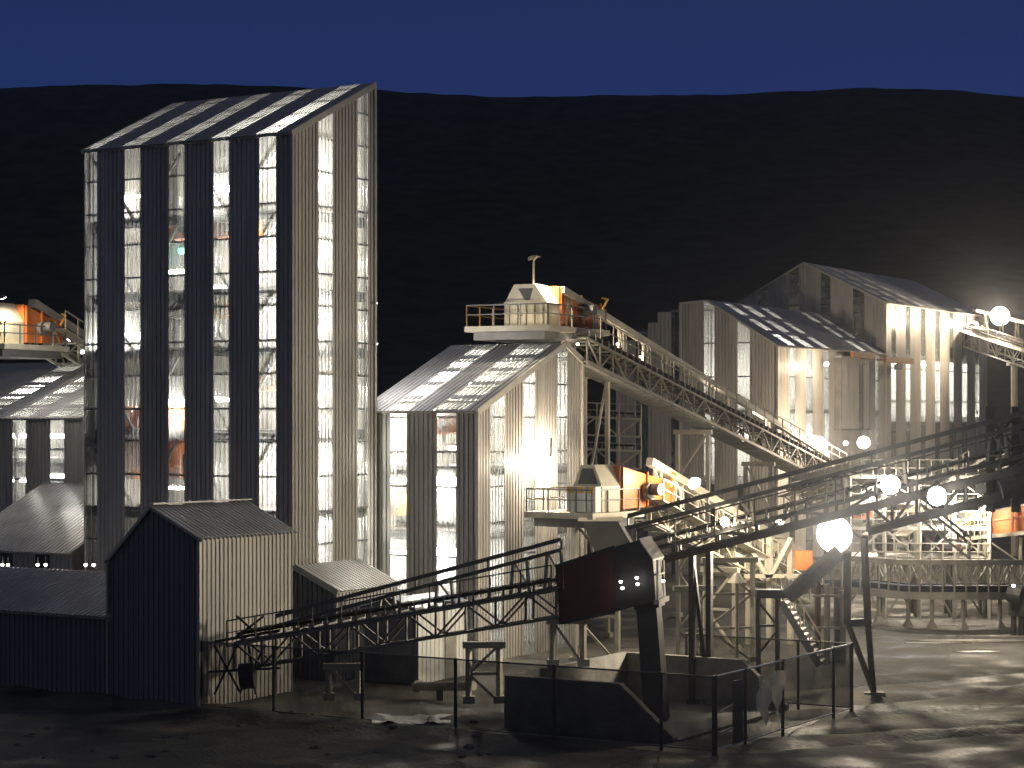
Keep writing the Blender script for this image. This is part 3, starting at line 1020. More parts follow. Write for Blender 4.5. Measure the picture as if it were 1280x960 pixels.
def head_station(name, label, o, d, wd=2.4, ln=4.0, hh=2.3, plat=(-3.2, 1.8, -0.9, 4.6), motor=True, rail_side=True, cabinet=False):
    """head pulley house of a conveyor: hood, orange side plates, drive, platform with handrails; o = front bottom middle of the hood"""
    d = Vector((d.x, d.y, 0)).normalized()
    s = d.cross(U).normalized()
    if s.x < 0:
        s = -s
    t = thing(name, label, "conveyor head", o)
    p = lambda a, b, c: o + s * a + d * b + U * c
    w = wd / 2
    # hood: tapering front box with a dark opening
    m = M()
    front = [(-w, 0), (w, 0), (w, hh * 0.55), (w * 0.45, hh), (-w * 0.55, hh), (-w, hh * 0.55)]
    m.prism([p(a, 0, c) for a, c in front], d * 1.5)
    m.build("hood", CREAM, t)
    m = M()
    for k in range(5):
        a = -w + wd * (k + 0.5) / 5
        m.beam(p(a, -0.05, 0.05), p(a, -0.05, hh * 0.55), 0.1)
    m.beam(p(-w, -0.06, hh * 0.3), p(w, -0.06, hh * 0.3), 0.08).beam(p(-w, -0.06, hh * 0.56), p(w, -0.06, hh * 0.56), 0.08)
    m.build("hood_ribs", CREAM, t)
    if cabinet:
        op = [(-0.42, 0.93), (0.36, 0.93), (0.72, 0.6), (-0.72, 0.6)]
    else:
        op = [(-0.35, 0.9), (0.35, 0.9), (0.2, 0.62), (-0.05, 0.62)]
    M().prism([p(w * a, -0.012, hh * c) for a, c in op], d * 0.006).build("opening", DARK, t)
    # orange casing falling away behind the hood
    m = M()
    prof = [(1.52, 0.1), (ln, 0.2), (ln, hh * 0.62), (ln * 0.72, hh * 0.72), (1.52, hh * 0.98)]
    m.prism([p(w, b, c) for b, c in prof], -s * wd)
    m.build("casing", ORANGE, t)
    for b in (1.7, ln * 0.62, ln - 0.08):
        c1 = hh * (0.98 - 0.3 * (b - 1.5) / (ln - 1.5))
        M().beam(p(w + 0.04, b, 0.15), p(w + 0.04, b, c1), 0.1).build("casing_rib", ORANGE, t)
    if motor:
        M().tube(p(w + 0.05, ln * 0.62, hh * 0.45), p(w + 0.85, ln * 0.62, hh * 0.45), 0.3, 14).tube(p(w + 0.05, ln * 0.62 - 0.1, hh * 0.42), p(w + 0.35, ln * 0.62 - 0.1, hh * 0.42), 0.42, 14).build("drive_motor", MID, t)
        M().path([p(w + 0.9, ln * 0.75, hh * 0.5), p(w + 0.9, ln * 0.85, hh * 0.75), p(w + 0.4, ln * 0.9, hh * 0.8)], 0.06).build("guard", YELLOW, t)
    a0, a1, b0, b1 = plat
    M().box(p(a0, b0, -0.32), s * (a1 - a0), d * (b1 - b0), U * 0.3).build("platform", CREAM, t)
    M().box(p(a0 + 0.4, b0 + 0.3, -0.75), s * (a1 - a0 - 0.8), d * (b1 - b0 - 0.6), U * 0.42).build("platform_frame", MID, t)
    hm = YELLOW if rail_side else MID
    pts = [p(a0 + 0.1, b1 - 0.2, 0), p(a0 + 0.1, b0 + 0.1, 0), p(a1 - 0.1, b0 + 0.1, 0), p(a1 - 0.1, b1 - 0.3, 0)]
    for q0, q1 in zip(pts, pts[1:]):
        m = M()
        nk = max(2, int((q1 - q0).length / 1.3))
        for k in range(nk + 1):
            q = q0.lerp(q1, k / nk)
            m.beam(q, q + U * 1.1, 0.06)
        m.beam(q0 + U * 1.1, q1 + U * 1.1, 0.07).beam(q0 + U * 0.6, q1 + U * 0.6, 0.05)
        m.build("handrail", hm if q0 == pts[0] else MID, t)
    if cabinet:
        for k in range(3):
            M().box(p(-w + 0.1 + k * 0.62, -0.75, 0.02), s * 0.5, d * 0.45, U * 1.25).build("switch_box", WHITE, t)
            M().cbox(p(-w + 0.35 + k * 0.62, -0.78, 1.1), s * 0.34, d * 0.04, U * 0.3).build("switch_plate", YELLOW, t)
    return t


# ---- high conveyor onto the middle hall
dH = (P(1030, 592, 150) - P(725, 438, 112))
hd = Vector((dH.x, dH.y, 0)).normalized()
conveyor("belt_conveyor", "long cream conveyor climbing to the roof of the screening hall", P(718, 452, 112), P(1032, 606, 150), 1.5, 1.25, 1.7, OLIVE, railm=CREAM, rails=(P(702, 362, 111.5), P(1034, 569, 150), 0), railw=0.36, frames=[0.02 + 0.078 * k for k in range(13)], plates=True, hand=1, deck=False, solid=0.05)
head_station("head_station", "cream and orange conveyor head on the roof of the screening hall", P(657, 407, 110.5), hd, 2.5, 7.0, 2.2, plat=(-3.2, 1.8, -0.9, 7.0))
mast = thing("camera_mast", "slim mast with a small lamp above the rooftop conveyor head", "mast", P(667, 362, 112))
M().tube(P(667, 362, 112), P(667, 322, 112), 0.06, 8).build("pole", GALV, mast)
M().path([P(667, 326, 112), P(671, 320, 111.6), P(675, 321, 111.4)], 0.05).build("arm", GALV, mast)
M().cbox(P(666, 322, 112), (0.5, 0, 0.12), (0, 0.3, 0), (0, 0, 0.2)).build("lamp_head", MID, mast)
light(mast, P(676, 328, 110.3), 3200, WARM, 0.12, (0.25, 0.1, -1), 130)
trestle(P(866, 540, 128), "cream portal trestle under the high conveyor before the grey hall", 2.0, hd.cross(U), CREAM, panels=4)
trestle(P(948, 580, 138), "cream trestle under the lower end of the high conveyor", 1.8, hd.cross(U), CREAM, panels=3)
trestle(P(745, 470, 116.5), "leaning cream prop at the screening hall's far corner", 1.4, hd.cross(U), CREAM, panels=2)

# ---- its twin on the left hall
lh = P(8, 434, 121)
head_station("head_station", "orange conveyor head over the left hall, cut by the picture's edge", P(-12, 430, 121), hd, 2.4, 5.0, 2.4, plat=(-3.2, 1.8, -0.9, 5.0))
conveyor("belt_conveyor", "cream conveyor running down behind the tall tower from the left hall's roof", P(52, 436, 124), P(330, 600, 160), 1.5, 1.25, 1.7, CREAM, rails=(P(40, 379, 123.5), P(330, 566, 160), 0), railw=0.5, frames=[0.02 + 0.078 * k for k in range(13)], hand=2)
floodlight(P(4, 372, 119.5), Vector((0.3, 0.4, -1)), "floodlight over the orange conveyor head of the left hall", 0.18, 1100, WARM, Vector((0.35, 0.35, -1)), 140)

# ---- lower head station beside the hall gable and its conveyor
d2 = (G(985, 116) - G(790, 104))
d2 = Vector((d2.x, d2.y, 0)).normalized()
head_station("head_station", "conveyor head with orange drum casing beside the blazing hall gable", P(735, 640, 102), d2, 1.7, 6.2, 2.3, plat=(-3.2, 1.0, -1.0, 3.4), rail_side=False, cabinet=True)
conveyor("belt_conveyor", "cream conveyor dropping from the hall gable behind the long dark conveyor", P(800, 650, 105), P(1000, 752, 117), 1.3, 1.1, 1.5, CREAM, rails=(P(812, 577, 105), P(1000, 690, 117), 0), railw=0.4, frames=[0.05 + 0.13 * k for k in range(8)], hand=2, plates=True)
ch = thing("chute", "dark discharge chute below the head station by the hall gable", "chute", P(750, 690, 101))
M().prism([P(728, 651, 101), P(772, 651, 101), P(790, 682, 101), P(745, 694, 101)], Vector((0.2, 1.6, 0))).build("body", DARK, ch)
M().cbox(P(750, 648, 101.8), (2.2, 0, 0), (0, 2.0, 0), (0, 0, 0.18)).build("flange", CREAM, ch)
trestle(P(745, 655, 103.5), "cream legs under the head station by the hall gable", 2.2, Vector((1, -0.3, 0)), CREAM, panels=3)
trestle(P(900, 712, 110), "cream trestle under the dropping conveyor", 1.8, d2.cross(U), CREAM, panels=2)

# ---- long dark conveyor across the yard
q0, q1 = P(800, 706, 88), P(1300, 580, 85)
conveyor("belt_conveyor", "long dark conveyor crossing in front of the bright transfer tower", q0, q1, 1.3, 0.55, 1.6, MID, rails=(P(785, 645, 87.4), P(1300, 511, 84.4), 0.5), railw=0.19, frames=[0.29, 0.51, 0.66, 0.9], hand=1, solid=0.2, railm=MID)
ld = (q1 - q0)
sdl = ld.normalized().cross(U).normalized()
dk = thing("deep_truss", "deep dark girder under the right half of the long conveyor", "girder", P(1085, 664, 86.3))
for sgn in (-1, 1):
    m = M()
    a, b = P(1085, 664, 86.3) + sdl * 0.6 * sgn, P(1300, 607, 85) + sdl * 0.6 * sgn
    ta, tb = P(1085, 630, 86.3) + sdl * 0.6 * sgn, P(1300, 575, 85) + sdl * 0.6 * sgn
    m.beam(a, b, 0.2, 0.32)
    for k in range(8):
        u0, u1 = k / 7, min(1, (k + 1) / 7)
        m.beam(a.lerp(b, u0), ta.lerp(tb, u0), 0.1)
        if k < 7:
            m.beam(*( (a.lerp(b, u0), ta.lerp(tb, u1)) if k % 2 else (ta.lerp(tb, u0), a.lerp(b, u1))), 0.09)
    m.build("side_truss", DARK, dk)
trestle(P(876, 690, 88), "dark twin column behind the loading bunker", 0.72, Vector((1, 0, 0)), DARK, panels=1, sect=0.24, cap=False)
sup = thing("support_leg", "tall dark column with slanting strut on the muddy road edge", "column", G(1092, 92.4))
M().beam(P(1080, 672, 87.5), P(1085, 780, 88.5), 0.24).beam(P(1085, 780, 88.5), P(1092, 864, 90.5), 0.24).build("column", DARK, sup)
M().beam(P(1059, 690, 87.5), P(1059, 778, 88.5), 0.3).build("post", MID, sup)
M().beam(P(1060, 780, 88.4), P(1091, 862, 90.4), 0.18).build("strut", DARK, sup)
M().beam(P(1056, 779, 88.4), P(1086, 777, 88.6), 0.2, 0.3).build("tie_beam", DARK, sup)
M().cbox(G(1092, 90.6) + U * 0.06, (0.9, 0, 0), (0, 0.7, 0), (0, 0, 0.35)).build("base_pad", CONC, sup)
# dark drive tower where the conveyor leaves the picture
dt = thing("drive_tower", "dark steel drive frame where the long conveyor leaves the picture", "frame", P(1262, 640, 85))
for x in (1238, 1270, 1300):
    M().beam(P(x, 640, 85), P(x, 508, 85), 0.3).build("column", DARK, dt)
    M().beam(P(x, 640, 87), P(x, 508, 87), 0.3).build("column", DARK, dt)
M().cbox(P(1258, 604, 85.8), (1.5, 0, 0), (0, 1.3, 0), (0, 0, 0.9)).build("gearbox", DARK, dt)
M().tube(P(1250, 612, 84.6), P(1284, 602, 84.6), 0.4, 14).build("motor", MID, dt)
M().beam(P(1236, 560, 84.9), P(1268, 520, 84.9), 0.12).beam(P(1238, 525, 84.9), P(1270, 560, 84.9), 0.12).beam(P(1270, 580, 84.9), P(1300, 545, 84.9), 0.12).beam(P(1236, 585, 84.9), P(1300, 570, 84.9), 0.16).build("bracing", DARK, dt)
M().beam(P(1246, 535, 86), P(1251, 590, 86), 0.12).beam(P(1258, 530, 86), P(1266, 556, 86), 0.12).build("pipe", CREAM, dt)
M().tube(P(1226, 611, 84.8), P(1226, 611, 84.5), 0.23, 14).build("round_sign", GALV, dt)

# slanting dark spout from the long conveyor to a small frame
sp = thing("spout", "dark slanting spout running down from the main floodlight pole", "spout", P(985, 748, 88))
M().tube(P(1050, 690, 88), P(984, 746, 88), 0.36, 12).build("pipe", MID, sp)
M().box(P(946, 748, 88), (1.35, 0, 0), (0, 0.8, 0), (0, 0, 0.35)).build("trough", DARK, sp)
for x in (948, 972):
    M().beam(P(x, 742, 88.3), P(x, 742, 88.3) * 1 - U * (P(x, 742, 88.3).z - 0.1), 0.16).build("leg", DARK, sp)
M().beam(P(950, 755, 88.3), P(970, 780, 88.3), 0.09).beam(P(970, 790, 88.3), P(950, 815, 88.3), 0.09).beam(P(948, 782, 88.3), P(972, 782, 88.3), 0.1).build("bracing", DARK, sp)

# ---- near conveyor with the red brown head box
n0, n1 = P(300, 836, 88), P(700, 770, 84.2)
nd = (n1 - n0)
conveyor("belt_conveyor", "near dark conveyor rising past the site cabin to the red brown box", n0, n1, 1.2, 1.15, 1.25, MID, rails=(P(345, 770, 87.5), P(702, 674, 84), 0.42), railw=0.17, frames=[0.1, 0.4, 0.6, 0.86, 0.975], hand=1, railm=MID)
tl = thing("tail_frame", "dark tangled tail frame of the near conveyor against the lit house wall", "frame", G(300, 88))
m = M()
M().tube(P(262, 803, 88), P(350, 788, 87.5), 0.07, 6).build("tie_rod", DARK, tl)
for a, b in (((296, 770), (330, 800)), ((330, 770), (290, 800)), ((268, 806), (300, 865)), ((300, 800), (268, 868)), ((310, 800), (320, 868)), ((332, 806), (300, 866)), ((345, 790), (345, 868)), ((258, 840), (350, 835))):
    m.beam(P(*a, 87.6), P(*b, 87.6), 0.09)
m.build("bracing", DARK, tl)
M().tube(P(300, 846, 87), P(318, 844, 87), 0.55, 14).build("tail_pulley", DARK, tl)
for px, py, yb, dd, lab in ((430, 833, 874, 86.6, "low cream trestle under the lower end of the near conveyor"), (605, 806, 878, 85, "cream trestle under the near conveyor beside the site cabin"), (710, 776, 832, 84.4, "cream trestle beneath the red brown head box")):
    trestle(P(px, py, dd), lab, 1.25, Vector((1, 0.1, 0)), CREAM, foot=max(0, H + (530 - yb) / F * dd), panels=2 if yb > 860 and py < 820 else 1, sect=0.2)
hb = thing("head_box", "red brown conveyor head box with dark gabled hood above the bunker", "conveyor head", P(770, 765, 83.3))
ndh = Vector((nd.x, nd.y, 0)).normalized()
bk = Vector((-ndh.y, ndh.x, 0)) * 2.0
if bk.y < 0:
    bk = -bk
M().prism([P(694, 709, 84), P(769, 684, 83.4), P(769, 764, 83.4), P(699, 779, 84)], bk).build("box", REDBROWN, hb)
hp = [P(769, 683, 83.35), P(800, 675, 83.1), P(816, 699, 82.9), P(820, 752, 82.9), P(800, 756, 83.1), P(769, 765, 83.35)]
M().prism(hp, bk).build("hood", DARK, hb)
M().prism([P(799, 673, 83.05) - bk * 0.05, P(817, 699, 82.85) - bk * 0.05, P(817, 701, 82.85) - bk * 0.05, P(799, 676, 83.05) - bk * 0.05], bk * 1.1).build("hood_roof", GALV, hb)
M().beam(P(822, 700, 82.9), P(822, 756, 82.9), 0.08).beam(P(829, 700, 84.4), P(829, 756, 84.4), 0.08).beam(P(820, 718, 82.9), P(830, 716, 84.4), 0.08).build("hanger", CREAM, hb)
M().prism([P(817, 750, 82.8), P(824, 750, 82.8), P(824, 756, 82.8), P(817, 756, 82.8)], bk).build("sill", CREAM, hb)
M().beam(P(694, 708, 83.95), P(769, 683, 83.35), 0.12).build("edge_flange", DARK, hb)
M().beam(P(699, 779, 83.95), P(769, 765, 83.3), 0.12).build("edge_flange", DARK, hb)
for k, (x, y, lab) in enumerate(((776, 727, "upper one of the left pair on the dark hood"), (778, 735, "lower one of the left pair on the dark hood"), (796, 722, "upper one of the right pair on the dark hood"), (797, 730, "lower one of the right pair on the dark hood"), (829, 726, "alone on the hanger beside the dark hood"))):
    bulb(P(x, y, 82.7), "tiny white lamp, " + lab, 0.07, 0, WARM, "tiny lamps on the head box", 0.12)
leg = thing("discharge_leg", "tall black discharge leg standing down into the concrete bunker", "chute", G(815, 83))
M().prism([P(795, 757, 83.4), P(820, 753, 83.4), P(832, 912, 82.6), P(806, 912, 82.6)], bk * 0.5).build("body", DARK, leg)
M().prism([P(792, 756, 83.3), P(823, 752, 83.3), P(824, 759, 83.3), P(793, 763, 83.3)], bk * 0.6).build("flange", DARK, leg)

# ---- concrete bunker
ba = Vector((-0.3, 81.5, 0))
bw = 2.05
bunk = thing("loading_bunker", "three sided concrete bunker under the black discharge leg", "bunker", ba)
fr = -B
M().prism([ba - U * 0.3, ba + fr * 7.4 - U * 0.3, ba + fr * 7.4 + U * 0.15, ba + fr * 5.1 + U * bw, ba + U * bw], A * 0.3).build("front_wall", CONC, bunk)
M().prism([ba + A * 0.31 - U * 0.3, ba + A * 10 - U * 0.3, ba + A * 10 + U * bw, ba + A * 0.31 + U * bw], fr * 0.3).build("side_wall", CONC, bunk)
bb = ba + A * 10 + fr * 0.31
M().prism([bb - U * 0.3, bb + fr * 7.4 - U * 0.3, bb + fr * 7.4 + U * 0.3, bb + fr * 5.4 + U * bw, bb + U * bw], -A * 0.3).build("back_wall", CONC, bunk)
M().box(ba + A * 0.3 + fr * 0.3 - U * 0.25, A * 9.4, fr * 7.2, U * 0.33).build("floor_slab", CONC, bunk)

# ---- fence
fo = Vector((-13.08, 87, 0))
fh = 2.8


def fence(label, o, u, posts, m=NET, rail=MID, h=fh):
    t = thing("wire_fence", label, "fence", o)
    for k in posts:
        q = o + u * k
        q.z = 0
        M().tube(q - U * 0.2, q + U * (h + 0.05), 0.07, 8).build("post", DARK, t)
    a, b = o + u * posts[0], o + u * posts[-1]
    M().tube(a + U * h, b + U * h, 0.035, 6).build("top_rail", rail, t)
    M().tube(a + U * 0.15, b + U * 0.15, 0.03, 6).build("bottom_rail", rail, t)
    for k0, k1 in zip(posts, posts[1:]):
        M().box(o + u * (k0 + 0.08) + U * 0.16, u * (k1 - k0 - 0.16), u.cross(U) * 0.012, U * (h - 0.18)).build("mesh_panel", m, t)
    return t


fence("wire mesh fence running from the dark house to the gate corner", fo + A * 0.02, fr, [0.1, 3.9, 8.3, 12.7, 17.1, 21.6, 23.7])
fc = fo + fr * 23.7
fence("wire mesh fence with bright top rail and ragged white sheet beside the bunker mouth", fc + A * 0.1, A, [0.1, 2.65, 6.1, 11.2, 13.1], rail=WHITE)
fence("rear wire mesh fence behind the bunker's back wall", fc + A * 13.3, B, [0.0, 2.4, 6.9, 7.6])
gate = thing("gate_panel", "narrow solid gate panel at the fence corner", "gate", fc + A * 1.2)
M().box(fc + A * 1.5 - B * 0.06 + U * 0.2, A * 0.85, -B * 0.04, U * 2.3).build("leaf", DARK, gate)
M().beam(fc + A * 0.4 - B * 0.08 + U * 1.5, fc + A * 1.5 - B * 0.08 + U * 1.65, 0.05).beam(fc + A * 0.4 - B * 0.08 + U * 0.75, fc + A * 1.5 - B * 0.08 + U * 0.8, 0.06).build("bar", GALV, gate)
ragged = M()  # ragged white sheet added where light shows through the fence
nn = 14
u0 = fc + A * 2.95 - B * 0.14
for j in range(nn):
    for i in range(9):
        s, z = i / 8, j / (nn - 1)
        ragged.v.append(u0 + A * (s * 2.5) - B * (0.25 + 0.2 * math.sin(i * 1.9 + j * 0.4)) + U * (2.55 - z * (2.2 - 0.5 * abs(math.sin(i * 1.3)))))
keep = [(0, 9), (0, 13), (2, 11), (4, 7), (0, 4), (0, 12), (0, 9), (9, 9)]
for i, (j0, j1) in enumerate(keep):
    for j in range(j0, j1):
        ragged.f.append([j * 9 + i, j * 9 + i + 1, (j + 1) * 9 + i + 1, (j + 1) * 9 + i])
tag(ragged.build("ragged_light_sheet", LIGHTSHEET, None, True), "ragged white sheet on the fence, added for the light showing through", "sheet")

# ---- curved ground conveyor
CURV = mat("dusty cream steel", (0.33, 0.31, 0.26), 0.6, 0, 0.2, 1.2)
cc = thing("curved_conveyor", "cream curved conveyor bending along the edge of the road", "conveyor", G(1180, 108))
cp = []
for px, d in ((1000, 134), (1040, 129), (1085, 125), (1130, 122.5), (1180, 121), (1230, 121), (1275, 122.5), (1330, 125)):
    cp.append(G(px, d, H + (530 - (738 if px < 1100 else 744)) / F * d))
cpts = []
for a, b in zip(cp, cp[1:]):
    for k in range(4):
        cpts.append(a.lerp(b, k / 4))
for k in range(3):
    cpts = [cpts[0]] + [(cpts[i - 1] + cpts[i] * 2 + cpts[i + 1]) / 4 for i in range(1, len(cpts) - 1)] + [cpts[-1]]
off = lambda i, s: (cpts[min(i + 1, len(cpts) - 1)] - cpts[max(i - 1, 0)]).cross(U).normalized() * s
for nm, s, z, ww, hh_, mt in (("side_beam", 0.55, 0, 0.14, 0.42, CURV), ("side_beam", -0.55, 0, 0.14, 0.42, CURV), ("top_rail", 0.55, 1.95, 0.2, 0.3, CURV), ("top_rail", -0.55, 1.95, 0.12, 0.14, CURV), ("belt", 0, 0.55, 0.8, 0.06, BLUEBELT), ("liner", -0.4, 0.4, 0.06, 0.5, BLUEBELT)):
    m = M()
    for i in range(len(cpts) - 1):
        m.beam(cpts[i] + off(i, s) + U * z, cpts[i + 1] + off(i + 1, s) + U * z, ww, hh_)
    m.build(nm, mt, cc)
for sgn in (1, -1):
    m = M()
    for i in range(len(cpts)):
        m.beam(cpts[i] + off(i, 0.56 * sgn), cpts[i] + off(i, 0.56 * sgn) + U * 1.95, 0.09)
        if i < len(cpts) - 1:
            a, b = cpts[i] + off(i, 0.56 * sgn), cpts[i + 1] + off(i + 1, 0.56 * sgn)
            m.beam(*((a + U * 0.7, b + U * 1.9) if i % 2 else (a + U * 1.9, b + U * 0.7)), 0.06)
    m.build("side_truss", CURV, cc)
for px, d in ((1098, 124.8), (1135, 122.3), (1165, 121.4), (1204, 121.1), (1250, 121.6)):
    q = G(px, d)
    zt = H + (530 - 748) / F * d
    M().tube(q - U * 0.1, q + U * 0.35, 0.42, 4, 0.16).tube(q + U * 0.35, q + U * zt, 0.13, 8).build("foot", CURV, cc)
post = thing("drive_post", "dark post with round guarded drive and shiny cap beside the curved conveyor", "post", G(1267, 118))
M().tube(G(1267, 117), G(1267, 117, 1.6), 0.17, 10).build("post", DARK, post)
M().tube(G(1261, 117, 2.4), G(1278, 116.6, 2.3), 0.5, 14).build("drum", DARK, post)
M().cbox(G(1271, 117, 1.55), (0.8, 0, 0), (0, 0.5, 0), (0, 0, 0.9)).build("gearbox", DARK, post)
M().tube(G(1277, 117), G(1277, 117, 1.4), 0.2, 8).build("leg", DARK, post)
bulb(G(1267, 116, H + (530 - 732) / F * 116), "small white lamp on the dark drive post by the curved conveyor", 0.1, 3, COOL, None, 0.12)

# ---- orange drive house at the right edge
oh = thing("drive_house", "long orange drive casing on a cream stand at the road's far side", "machine", P(1262, 668, 129))
oa = P(1238, 640, 129)
ob = P(1310, 622, 127)
M().prism([P(1236, 640, 129), P(1320, 624, 127), P(1320, 664, 127), P(1238, 668, 129)], Vector((0.5, 2.2, 0))).build("casing", ORANGE, oh)
m = M()
for x, y0, y1 in ((1238, 640, 668), (1265, 635, 666), (1290, 630, 665)):
    M().beam(P(x, y0, 128.5 - (x - 1236) * 0.024), P(x, y1, 128.5 - (x - 1236) * 0.024), 0.14).build("casing_rib", ORANGE, oh)
M().beam(P(1237, 651, 128.7), P(1318, 640, 126.8), 0.1).build("casing_rib", ORANGE, oh)
M().beam(P(1200, 674, 128.9), P(1320, 662, 126.6), 0.3, 0.22).build("platform", CREAM, oh)
for x in (1206, 1236, 1276):
    M().beam(P(x, 672, 128.5), G(x, 128.5), 0.2).build("leg", CREAM, oh)
M().beam(P(1206, 674, 128.6), P(1236, 700, 128.6), 0.1).beam(P(1236, 676, 128.6), P(1276, 704, 128.6), 0.1).build("bracing", CREAM, oh)
m = M()
for k in range(5):
    m.beam(P(1202 + k * 8, 672, 128.2), P(1202 + k * 8, 645, 128.2), 0.06)
m.beam(P(1202, 645, 128.2), P(1236, 641, 128.2), 0.07).beam(P(1202, 658, 128.2), P(1236, 655, 128.2), 0.05)
m.build("handrail", CREAM, oh)

# ---- transfer tower full of steelwork where the conveyors meet
tt = thing("transfer_tower", "open cream steel transfer tower where several conveyors meet", "tower", G(1130, 128))
def grid_tower(t, o, u, v, nx, ny, dx, dy, levels, m, sect=0.22, rail=True):
    for i in range(nx + 1):
        for j in range(ny + 1):
            q = o + u * dx * i + v * dy * j
            M().beam(q, q + U * levels[-1], sect).build("column", m, t)
    for li, z in enumerate(levels):
        mm = M()
        for j in range(ny + 1):
            mm.beam(o + v * dy * j + U * z, o + u * dx * nx + v * dy * j + U * z, sect * 0.8, sect)
        for i in range(nx + 1):
            mm.beam(o + u * dx * i + U * z, o + u * dx * i + v * dy * ny + U * z, sect * 0.8, sect)
        mm.build("floor_frame", m, t)
        if li < len(levels) - 1 and li % 2 == 0:
            M().box(o + u * 0.2 + v * 0.2 + U * (z + 0.13), u * (dx * nx - 0.4), v * (dy * ny - 0.4), U * 0.05).build("floor_deck", GALV, t)
        if rail:
            mm = M()
            for k in range(nx * 3 + 1):
                q = o + u * (dx * nx * k / (nx * 3)) + U * z - v * 0.1
                mm.beam(q, q + U * 1.05, 0.05)
            for hh in (0.55, 1.05):
                mm.beam(o + U * (z + hh) - v * 0.1, o + u * dx * nx + U * (z + hh) - v * 0.1, 0.055)
            mm.build("handrail", m, t)
        z0 = levels[li - 1] if li else 0
        for i in range(nx):
            mm = M()
            a, b = o + u * dx * i, o + u * dx * (i + 1)
            mm.beam(*((a + U * z0, b + U * z) if (i + li) % 2 else (b + U * z0, a + U * z)), sect * 0.5)
            mm.build("brace", m, t)
            mm = M()
            mm.beam(*((a + U * z0 + v * dy * ny, b + U * z + v * dy * ny) if (i + li) % 2 == 0 else (b + U * z0 + v * dy * ny, a + U * z + v * dy * ny)), sect * 0.5)
            mm.build("brace", m, t)


grid_tower(tt, G(1062, 127), Vector((0.97, -0.1, 0)).normalized(), Vector((0.1, 0.97, 0)).normalized(), 4, 2, 2.1, 2.4, [H + (530 - y) / F * 127 for y in (700, 660, 628, 596)], CURV, 0.2)
for k, (x, y, m_, lab) in enumerate(((1078, 648, ORANGE, "orange gearbox on the transfer tower, nearest the floodlight"), (1140, 640, YELLOW, "yellow gearbox in the middle of the transfer tower"), (1200, 655, ORANGE, "orange gearbox at the transfer tower's right end"), (1108, 690, REDBROWN, "red brown gearbox low in the transfer tower"), (1188, 690, REDBROWN, "red brown gearbox low at the transfer tower's right end"))):
    q = P(x, y, 128.5)
    t = thing("gearbox", lab, "machine", q, "gearboxes on the transfer tower")
    M().cbox(q + U * 0.4, (1.2, 0, 0), (0, 0.8, 0), (0, 0, 0.8)).build("case", m_, t)
    M().tube(q + Vector((0.6, 0, 0.45)), q + Vector((1.3, 0, 0.45)), 0.28, 12).build("motor", GALV, t)
    M().tube(q + Vector((-0.2, -0.5, 0.5)), q + Vector((-0.2, 0.6, 0.5)), 0.35, 14).build("coupling", DARK, t)
conveyor("belt_conveyor", "pale conveyor climbing from the transfer tower toward the far lit wall", P(1105, 690, 128), P(1236, 600, 150), 1.3, 1.1, 1.5, CREAM, rails=(P(1105, 655, 128), P(1236, 572, 150), 0), railw=0.3, frames=[0.1, 0.35, 0.6, 0.85], hand=2)
conveyor("belt_conveyor", "short dark conveyor falling from the transfer tower to the curved conveyor", P(1150, 648, 122), P(1212, 698, 121.5), 1.2, 0.9, 1.4, MID, hand=1)
conveyor("belt_conveyor", "level cream conveyor between the high conveyor's foot and the transfer tower", P(990, 640, 140), P(1075, 618, 134), 1.4, 1.1, 1.5, CREAM, rails=(P(990, 600, 140), P(1075, 578, 134), 0), railw=0.3, frames=[0.2, 0.5, 0.8], hand=2)
hop = thing("feed_hopper", "brightly lit cream hopper frame under the long conveyor left of the floodlight", "hopper", G(960, 112))
for x in (936, 962, 988):
    M().beam(P(x, 672, 112), G(x, 112), 0.28).build("leg", CREAM, hop)
M().prism([P(940, 674, 113), P(985, 674, 113), P(975, 690, 113), P(952, 690, 113)], Vector((0.3, 1.6, 0))).build("bin", OLIVE, hop)
M().beam(P(930, 672, 111.3), P(960, 722, 111.3), 0.2).beam(P(988, 672, 111.3), P(962, 722, 111.3), 0.2).beam(P(930, 720, 111.3), P(1004, 720, 111.3), 0.2).build("bracing", CREAM, hop)
M().cbox(P(1004, 700, 111), (0.9, 0, 0), (0, 0.8, 0), (0, 0, 1.0)).build("gate_box", ORANGE, hop)
trestle(P(912, 700, 104), "cream braced trestle standing behind the twin dark column", 2.4, Vector((1, 0.2, 0)), CREAM, panels=3, sect=0.2)
trestle(P(868, 735, 100), "cream braced trestle half hidden by the twin dark column", 1.6, Vector((1, 0.2, 0)), CREAM, panels=2, sect=0.18)
cone = thing("vent_cowl", "cream cone shaped vent cowl on a thin post", "vent", G(921, 103))
M().tube(G(921, 103), P(921, 728, 103), 0.09, 8).build("post", CREAM, cone)
M().tube(P(921, 728, 103), P(921, 716, 103), 0.5, 14, 0.1).build("cowl", CREAM, cone)
